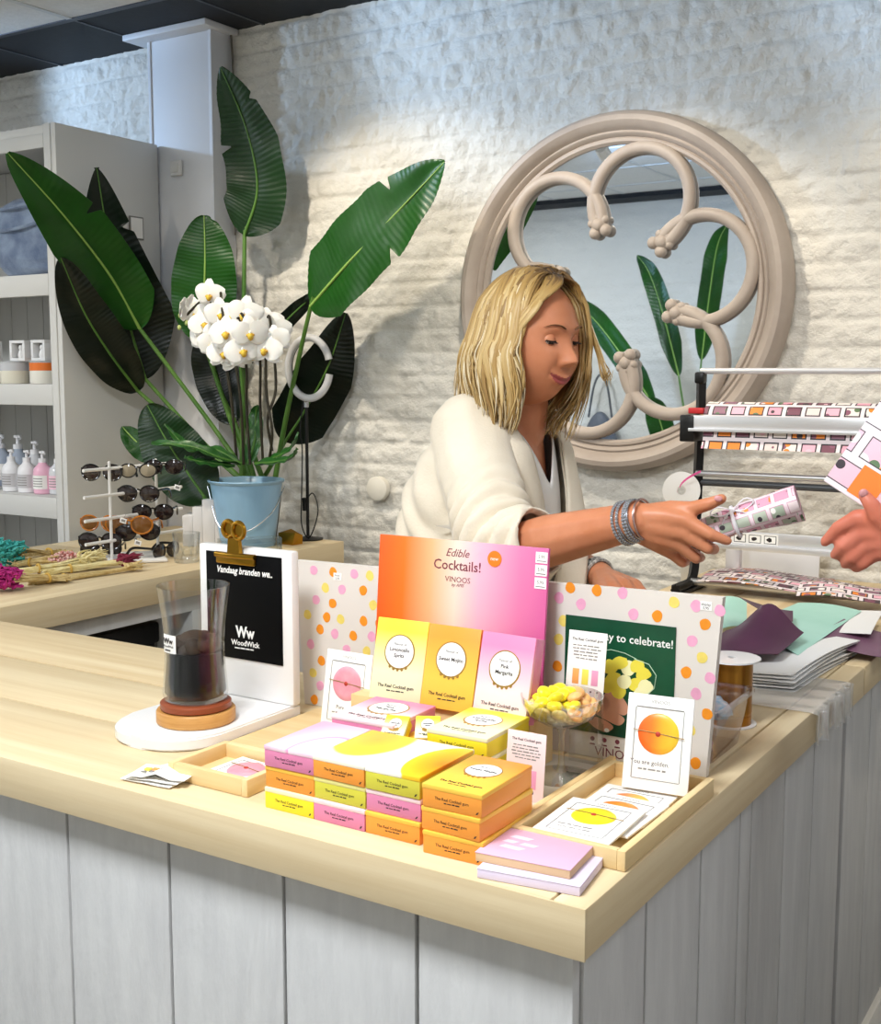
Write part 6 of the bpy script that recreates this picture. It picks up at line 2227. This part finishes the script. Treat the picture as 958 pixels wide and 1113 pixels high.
# silver bracelets on the wrist
BR = mat('silver_beads', '#b9bcc4', .25, metal=.9)
fxw = (W1 - E1).normalized()
u1 = fxw.orthogonal().normalized(); u2 = fxw.cross(u1)
for k in range(7):
    c = W1 + fxw * (-.022 + .006 * k)
    b = NB()
    r_ = .0335 - .0004 * k
    tl = V((fxw * (.004 * math.sin(k * 2.3))))
    ring = [c + u1 * (r_ * math.cos(a)) + u2 * (r_ * 1.0 * math.sin(a)) + tl * math.sin(a) for a in [2 * PI * q / 40 for q in range(40)]]
    tube(b, ring, .0020, 6, closed=True)
    if k in (0, 1, 3, 4):
        for p_ in ring:
            ball(b, p_, .0030, 0, 6)
    o = obj('bracelet', b, (BR, mat('silver_plain', '#a9adb6', .2, metal=1), mat('rose_silver', '#c9a9a2', .25, metal=.9))[0 if k in (0, 1, 3, 4) else (2 if k == 6 else 1)], wm, world=True)
b = NB()
fx2n = (W2 - E2).normalized(); a1 = fx2n.orthogonal().normalized(); a2 = fx2n.cross(a1)
for k in range(3):
    tube(b, [W2 + fx2n * (-.02 + .008 * k) + a1 * .031 * math.cos(a) + a2 * .031 * math.sin(a) for a in [2 * PI * q / 30 for q in range(30)]], .0035, 6, closed=True)
obj('watch_strap', b, mat('patterned_strap', '#2a2422', .5, col2='#d9d2c8', vs=120), wm, world=True)

# hair: a shell under many tapering locks parted above the far eye
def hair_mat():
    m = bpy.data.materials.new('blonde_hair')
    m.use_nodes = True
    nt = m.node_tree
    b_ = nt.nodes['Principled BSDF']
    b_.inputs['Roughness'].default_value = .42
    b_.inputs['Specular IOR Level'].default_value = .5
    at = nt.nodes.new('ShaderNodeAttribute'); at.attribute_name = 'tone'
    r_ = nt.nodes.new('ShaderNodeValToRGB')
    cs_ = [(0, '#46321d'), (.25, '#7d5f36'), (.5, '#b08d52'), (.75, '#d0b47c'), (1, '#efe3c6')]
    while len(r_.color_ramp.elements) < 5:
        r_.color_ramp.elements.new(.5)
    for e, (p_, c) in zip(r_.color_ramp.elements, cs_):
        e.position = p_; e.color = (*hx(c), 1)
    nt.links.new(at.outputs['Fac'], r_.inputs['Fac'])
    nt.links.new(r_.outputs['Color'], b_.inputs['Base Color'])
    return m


HR = random.Random(21)
PART = V((.055, .018, .100))


def scalp(az, el, off):
    """point over the skull: az 0 = front, + = her left"""
    ce, se = math.cos(el), math.sin(el)
    x, y, z = ce * math.cos(az), ce * math.sin(az), se
    return V(((.094 if x < 0 else .090) * x + off * x - .004, .079 * y + off * y, (.103 if z > 0 else .116) * z + off * z + .002))


def hair_path(az, off, length, wave, flip, sd, rnd):
    """starts at the parting, sweeps over the skull to azimuth az, then falls"""
    root_az = .25 if abs(az) < 2.2 else math.copysign(2.0, az)
    pts = []
    p0 = V((.045 - .10 * rnd, .016 + .004 * math.sin(rnd * 9), .0)); 
    p0.z = .103 * math.sqrt(max(.05, 1 - (p0.x / .094) ** 2 - (p0.y / .079) ** 2)) + .004 + off * .6
    pts.append(p0)
    for k, el in enumerate((1.02, .70, .34, .0)):
        t = (k + 1) / 4
        p_ = scalp(az, el, off * (.7 + .3 * t))
        blend = t ** .7
        q = p0.lerp(p_, blend)
        # keep on the skull surface
        n = V((q.x / .094, q.y / .079, q.z / .103))
        l = n.length
        tgt = 1 + (off) / .09
        q = q * (max(l, tgt) / l if l < tgt else 1)
        pts.append(q)
    e = scalp(az, 0, off)
    out = V((math.cos(az), math.sin(az), 0))
    n = 5
    for k in range(1, n + 1):
        t = k / n
        pts.append(e + V((0, 0, -length * t)) + out * (.012 * math.sin(PI * t * .9) - .030 * t * t * (1 if abs(az) < 2.4 else .35)) + out * flip * t * t + V((math.cos(az + 1.57), math.sin(az + 1.57), 0)) * (wave * math.sin(t * 5.5 + az * 2.5 + rnd * 1.6)))
    return pts


b = NB()
tones = []


def lock(pts, r0, tone, tip=.06, root=.18):
    n = 22
    sd_ = 7 if r0 > .0035 else 4
    sp = spline(pts, n)
    n0 = len(b.verts)
    rad = [r0 * (.55 + .45 * min(1, i / 5)) * (1 if i < n * .6 else 1 - (1 - tip) * ((i - n * .6) / (n * .4)) ** 1.3) for i in range(n)]
    tube(b, sp, rad, sd_, flat=.55, up=(sp[0] - V((0, 0, -.02))).normalized())
    for i in range(n):
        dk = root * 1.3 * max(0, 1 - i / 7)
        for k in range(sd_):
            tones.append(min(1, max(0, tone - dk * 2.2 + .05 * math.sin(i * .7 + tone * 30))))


def pick():
    return min(1, max(.12, HR.choice((HR.gauss(.52, .10), HR.gauss(.68, .10), HR.gauss(.84, .08), HR.gauss(.42, .08)))))


# near side and back (her right, -y, round to the left back)
for i in range(1500):
    az = -HR.uniform(1.0, 3.6)
    off = HR.choice((.004, .007, .010, .014))
    L = HR.uniform(.085, .150) if az < -1.7 else HR.uniform(.10, .165)
    lock(hair_path(az, off, L, HR.uniform(.005, .013), HR.uniform(-.012, .026), -1, HR.random()), HR.uniform(.0042, .0060) if i < 260 else HR.uniform(.0012, .0026), HR.gauss(.60, .10) if i < 260 else min(1, pick() + .06))
# far side: fuller, wavy, falling in front of the far shoulder
for i in range(420):
    az = HR.uniform(.72, 2.7)
    off = HR.choice((.005, .010, .016, .022))
    L = HR.uniform(.12, .18)
    lock(hair_path(az, off, L, HR.uniform(.006, .016), HR.uniform(-.02, .03), 1, HR.random() * .6), HR.uniform(.0045, .0065) if i < 110 else HR.uniform(.0013, .0025), HR.gauss(.5, .1) if i < 110 else pick())
# fringe pieces sweeping off the forehead on both sides
for i in range(150):
    r_ = HR.random()
    y0 = .012
    s = -1 if i < 105 else 1
    e = HR.uniform(.0, 1)
    pts = [V((.055 - .05 * r_, y0, .108 + .006 * r_)), V((.072 - .030 * r_, y0 + s * .026, .092 + .010 * r_)), V((.068 - .022 * e, s * (.060 + .006 * e), .056)), V((.044 - .016 * e, s * (.080 + .005 * e), .010)), V((.034 - .014 * e, s * (.085 + .006 * e), -.035)), V((.040 - .012 * e, s * (.079 + .008 * e), -.085 - .02 * r_))]
    lock(pts, HR.uniform(.0035, .0052) if i % 3 == 0 else HR.uniform(.0014, .0026), HR.gauss(.52, .1) if i % 3 == 0 else pick(), .1)
# wisps past the far cheek
for i in range(18):
    r_ = HR.random() * .6
    pts = [V((.05, .03, .09)), V((.072, .058, .055)), V((.075 + .02 * r_, .078, .01)), V((.085 + .03 * r_, .088, -.025 - .01 * r_)), V((.10 + .035 * r_, .085, -.045 - .02 * HR.random())), V((.115 + .03 * r_, .075, -.04 - .035 * HR.random()))]
    lock(pts, HR.uniform(.0010, .0022), pick(), .15)
# shell
n0 = len(tones)


def shell(u, v):
    az = .92 + (2 * PI - 2.02) * u
    if v < .5:
        return scalp(az, 1.5 - 1.5 * (v / .5), .006)
    t = (v - .5) / .5
    out = V((math.cos(az), math.sin(az), 0))
    return scalp(az, 0, .006) + V((0, 0, -.12 * t)) - out * (.022 * t * t)


vs_ = grid(b, shell, 70, 24)
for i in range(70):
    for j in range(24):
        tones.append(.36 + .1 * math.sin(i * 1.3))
b.transform(HM)
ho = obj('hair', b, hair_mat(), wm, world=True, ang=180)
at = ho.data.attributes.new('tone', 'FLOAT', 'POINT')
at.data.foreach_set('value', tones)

# ---- the little parcel she hands over
A, B_ = PY(752, 582, 1.765), PY(869, 546, 1.80)
pr = thing('wrapped_parcel', 'small rolled parcel in printed paper with a white ribbon bow in the woman\'s hand', 'parcel', A)
ax_ = (B_ - A); L = ax_.length; ax_.normalize()
s1 = V((0, 0, 1)); s1 = (s1 - ax_ * s1.dot(ax_)).normalized(); s2 = ax_.cross(s1)
b = NB()
n = 26


def par(u, v):
    a = 2 * PI * u
    r_ = .0165 + .0085 * v
    k = 1 + .10 * math.sin(3 * a + 4 * v) + .05 * noise.noise(V((3 * math.cos(a), 3 * math.sin(a), v * 5)))
    if abs(v - .42) < .04:
        k *= .90
    return A + ax_ * (L * v) + s1 * (r_ * 1.10 * k * math.cos(a)) + s2 * (r_ * .95 * k * math.sin(a))


vs_ = grid(b, par, 36, n, 0, closeu=True)
c0 = b.verts.new(A); c1 = b.verts.new(B_ - ax_ * .012)
for i in range(36):
    b.faces.new((vs_[(i + 1) % 36][0], vs_[i][0], c0))
    b.faces.new((vs_[i][-1], vs_[(i + 1) % 36][-1], c1))
o = obj('wrapping', b, WRAPP, pr, world=True, ang=60)
l = o.data.uv_layers.new(name='UVMap')
for lp_ in o.data.loops:
    c = o.data.vertices[lp_.vertex_index].co
    l.data[lp_.index].uv = (c.dot(ax_) * 1.7 + 1.013, (math.atan2(c.dot(s2), c.dot(s1)) + PI) * .034 + 2)
b = NB()
for k in range(3):
    a0 = k * 2.1
    tube(b, [B_ - ax_ * .006 + (s1 * math.cos(a0 + q * .35) + s2 * math.sin(a0 + q * .35)) * (.006 + .0045 * k + .0005 * q) for q in range(14)], .0016, 6)
obj('rolled_end', b, mat('roll_green', '#9ba890', .6, col2='#f0e8e4', vs=60), pr, world=True)
RB_ = mat('white_ribbon', '#f3eef2', .35)
b = NB()
c = A + ax_ * (L * .42)
tube(b, [c + s1 * (.0235 * math.cos(q)) + s2 * (.0215 * math.sin(q)) for q in [2 * PI * k / 26 for k in range(26)]], .0030, 6, closed=True)
top = c + s1 * .020 - s2 * .0 + V((.4, -.85, 0)).normalized() * .012
for sx_ in (-1, 1):
    tube(b, spline([top, top + ax_ * (.022 * sx_) + s1 * .012, top + ax_ * (.034 * sx_) + s1 * .004, top + ax_ * (.018 * sx_) - s1 * .004, top], 14), .0024, 6, flat=.5)
    tube(b, spline([top, top + ax_ * (.016 * sx_) - s1 * .008 + V((.2, -.5, 0)) * .01, top + ax_ * (.026 * sx_) - s1 * .022], 8), .0020, 6, flat=.5)
ball(b, top, .0042, 0, 8)
obj('ribbon_bow', b, RB_, pr, world=True)

# ---- the customer at the right edge
cu_ = thing('person', 'customer reaching in from the right edge, only the open hand in view', 'person', (.34, 1.72, 0))
YH = 1.74
b = NB()
wr = PY(985, 588, YH + .01)
el = V((-.07, 1.60, 1.12)); sh = V((.22, 1.60, 1.36)); sh2 = V((.36, 1.92, 1.36)); el2 = V((.38, 1.96, 1.08)); wr2 = V((.30, 1.93, .84))
CSEC = [(.74, .33, 1.75, .15, .18), (.90, .33, 1.75, .15, .19), (1.05, .33, 1.75, .13, .17), (1.2, .32, 1.75, .14, .19), (1.3, .31, 1.75, .13, .19), (1.36, .305, 1.75, .11, .17), (1.40, .305, 1.75, .08, .12), (1.43, .30, 1.75, .06, .07)]
loft(b, CSEC, 40, .92, 0)
chain(b, [(.30, 1.75, 1.41), (.28, 1.75, 1.55)], [.058, .055])
chain(b, [sh, el], [.055, .043]); chain(b, [el, el.lerp(wr, .35), wr], [.043, .042, .029])
chain(b, [sh2, el2], [.055, .043]); chain(b, [el2, wr2], [.04, .028]); chain(b, [wr2, wr2 + V((-.02, -.01, -.09))], [.03, .022]); 
for k in range(4):
    a = wr2 + V((-.035 + .022 * k, -.01, -.085)); chain(b, [a, a + V((-.004, -.005, -.04)), a + V((-.012, -.012, -.07))], [.0105, .009, .007])
chain(b, [wr2 + V((-.03, -.02, -.03)), wr2 + V((-.055, -.03, -.07)), wr2 + V((-.055, -.035, -.095))], [.013, .011, .008])
for px, r_ in (([(985, 580, 0), (955, 566, -.005), (932, 563, -.008)], [.025, .0185, .0135]), ([(985, 586, 0), (958, 578, -.005), (936, 579, -.004)], [.025, .0185, .013]), ([(985, 590, 0), (960, 588, -.003), (942, 592, 0)], [.024, .0175, .0125]), ([(985, 594, 0), (964, 598, 0), (950, 602, .006)], [.022, .016, .012])):
    chain(b, [PY(x, y, YH + d) for x, y, d in px], r_)
for px, r_ in (([(932, 563, -.008), (912, 573, -.012), (897, 589, -.008)], [.0128, .0102, .0078]), ([(936, 580, -.004), (917, 594, -.01), (908, 603, .004)], [.0125, .0102, .0082]), ([(942, 593, 0), (926, 606, -.006), (919, 613, .01)], [.012, .0098, .008]), ([(950, 603, .006), (938, 613, .0), (931, 618, .014)], [.011, .009, .0072])):
    chain(b, [PY(x, y, YH + d) for x, y, d in px], r_)
chain(b, [PY(x, y, YH + d) for x, y, d in ((972, 575, -.012), (955, 560, -.022), (947, 548, -.026), (939, 537, -.024))], [.018, .0145, .0115, .0088])
for s in (-1, 1):
    chain(b, [(.33, 1.75 + s * .085, .82), (.33, 1.75 + s * .09, .48), (.34, 1.75 + s * .09, .09)], [.088, .058, .038])
    chain(b, [(.36, 1.75 + s * .09, .045), (.25, 1.75 + s * .10, .035), (.18, 1.75 + s * .105, .028)], [.038, .034, .026])
for v in b.verts:
    v.co.z = max(v.co.z, .006)
b = voxel(b, .0036, 5)
HM2 = Matrix.Translation((.275, 1.75, 1.61)) @ Matrix.Rotation(PI, 4, 'Z')
hb = head_bm(nu=110, nv=90); hb.transform(HM2)
me_ = bpy.data.meshes.new('t'); hb.to_mesh(me_); hb.free(); b.from_mesh(me_); bpy.data.meshes.remove(me_)
obj('body', b, [SKINR, LIP], cu_, world=True, ang=180)
face_parts(cu_, HM2, skin=SKINR)
b = NB(); pn = PY(939, 536, YH - .033); ball(b, pn, (.0058, .0026, .0062), 0, 12, rot=(.2, .0, .3)); obj('thumb_nail', b, NAIL, cu_, world=True)
b = NB(); loft(b, CSEC, 40, 1.0, .012); chain(b, [sh, el], [.072, .06]); chain(b, [el, el.lerp(wr, .45)], [.06, .052]); chain(b, [sh2, el2, wr2], [.072, .06, .045])
b = voxel(b, .008, 5)
fxc = (wr - el).normalized(); cc_ = el.lerp(wr, .34)
cut(b, lambda c: (c - cc_).dot(fxc) > 0 and (c - cc_).length < .12 or (c.z > 1.395 and math.hypot(c.x - .30, c.y - 1.75) < .075) or c.z < .86 and c.y > 1.86 and c.x < .36 and c.z < wr2.z + .01)
thicken(b, -.004)
obj('jumper', b, mat('plum_jumper', '#6b4a58', .85, bump=.1, bs=200), cu_, world=True, ang=180)
b = NB(); loft(b, [(.70, .33, 1.75, .15, .18), (.85, .33, 1.75, .153, .19), (1.0, .33, 1.75, .14, .178)], 36, 1.0, .0)
for s in (-1, 1):
    chain(b, [(.33, 1.75 + s * .085, .80), (.33, 1.75 + s * .09, .48), (.34, 1.75 + s * .09, .13)], [.098, .074, .062])
obj('jeans', voxel(b, .008, 5), mat('blue_jeans', '#36486a', .9), cu_, world=True, ang=180)
for s in (-1, 1):
    b = NB(); chain(b, [(.37, 1.75 + s * .09, .048), (.25, 1.75 + s * .10, .040), (.165, 1.75 + s * .105, .034)], [.046, .042, .033])
    for v in b.verts:
        v.co.z = max(v.co.z, .001)
    obj('shoe', voxel(b, .006, 4), MATS['white_shoe'], cu_, world=True, ang=180)
b = NB(); tones = []
for i in range(150):
    az = HR.choice((-1, 1)) * HR.uniform(.9, 3.14)
    lock(hair_path(az, HR.choice((.008, .014, .02)), HR.uniform(.06, .11), .004, HR.uniform(-.01, .01), 1, HR.random()), HR.uniform(.006, .0085), HR.gauss(.2, .08))
for i in range(70):
    pass
vs_ = grid(b, shell, 60, 20)
tones += [.15] * 1200
b.transform(HM2)
ho = obj('hair', b, MATS.get('hair2') or bpy.data.materials['blonde_hair'], cu_, world=True, ang=180)
at = ho.data.attributes.new('tone', 'FLOAT', 'POINT'); at.data.foreach_set('value', [max(0, t) for t in tones])

# ---- flat printed gift packet the customer holds up
C0 = PY(896, 523, YH - .005); e1 = (PY(958, 436, YH + .02) - C0).normalized(); e2 = PY(945, 558, YH - .01) - C0; e2 = (e2 - e1 * e2.dot(e1)).normalized()
gp = thing('gift_packet', 'flat printed gift packet held tilted by the customer at the right edge', 'packet', C0)
Mg = frame_m(C0, e2, e1)
b = NB(); bx(b, 0, .13, 0, .20, -.004, .006, .002, Mg)
o = obj('packet', b, WRAPG, gp, world=True, ang=30); uv_planar(o, e2 * .8, e1 * .8, (1.0, 1.034))
b = NB(); bx(b, .035, .075, .006, .050, -.0046, -.004, 0, Mg); bx(b, .035, .075, .006, .050, .006, .0066, 0, Mg)
obj('orange_print', b, mat('orange_print', '#ee7f22', .5), gp, world=True)
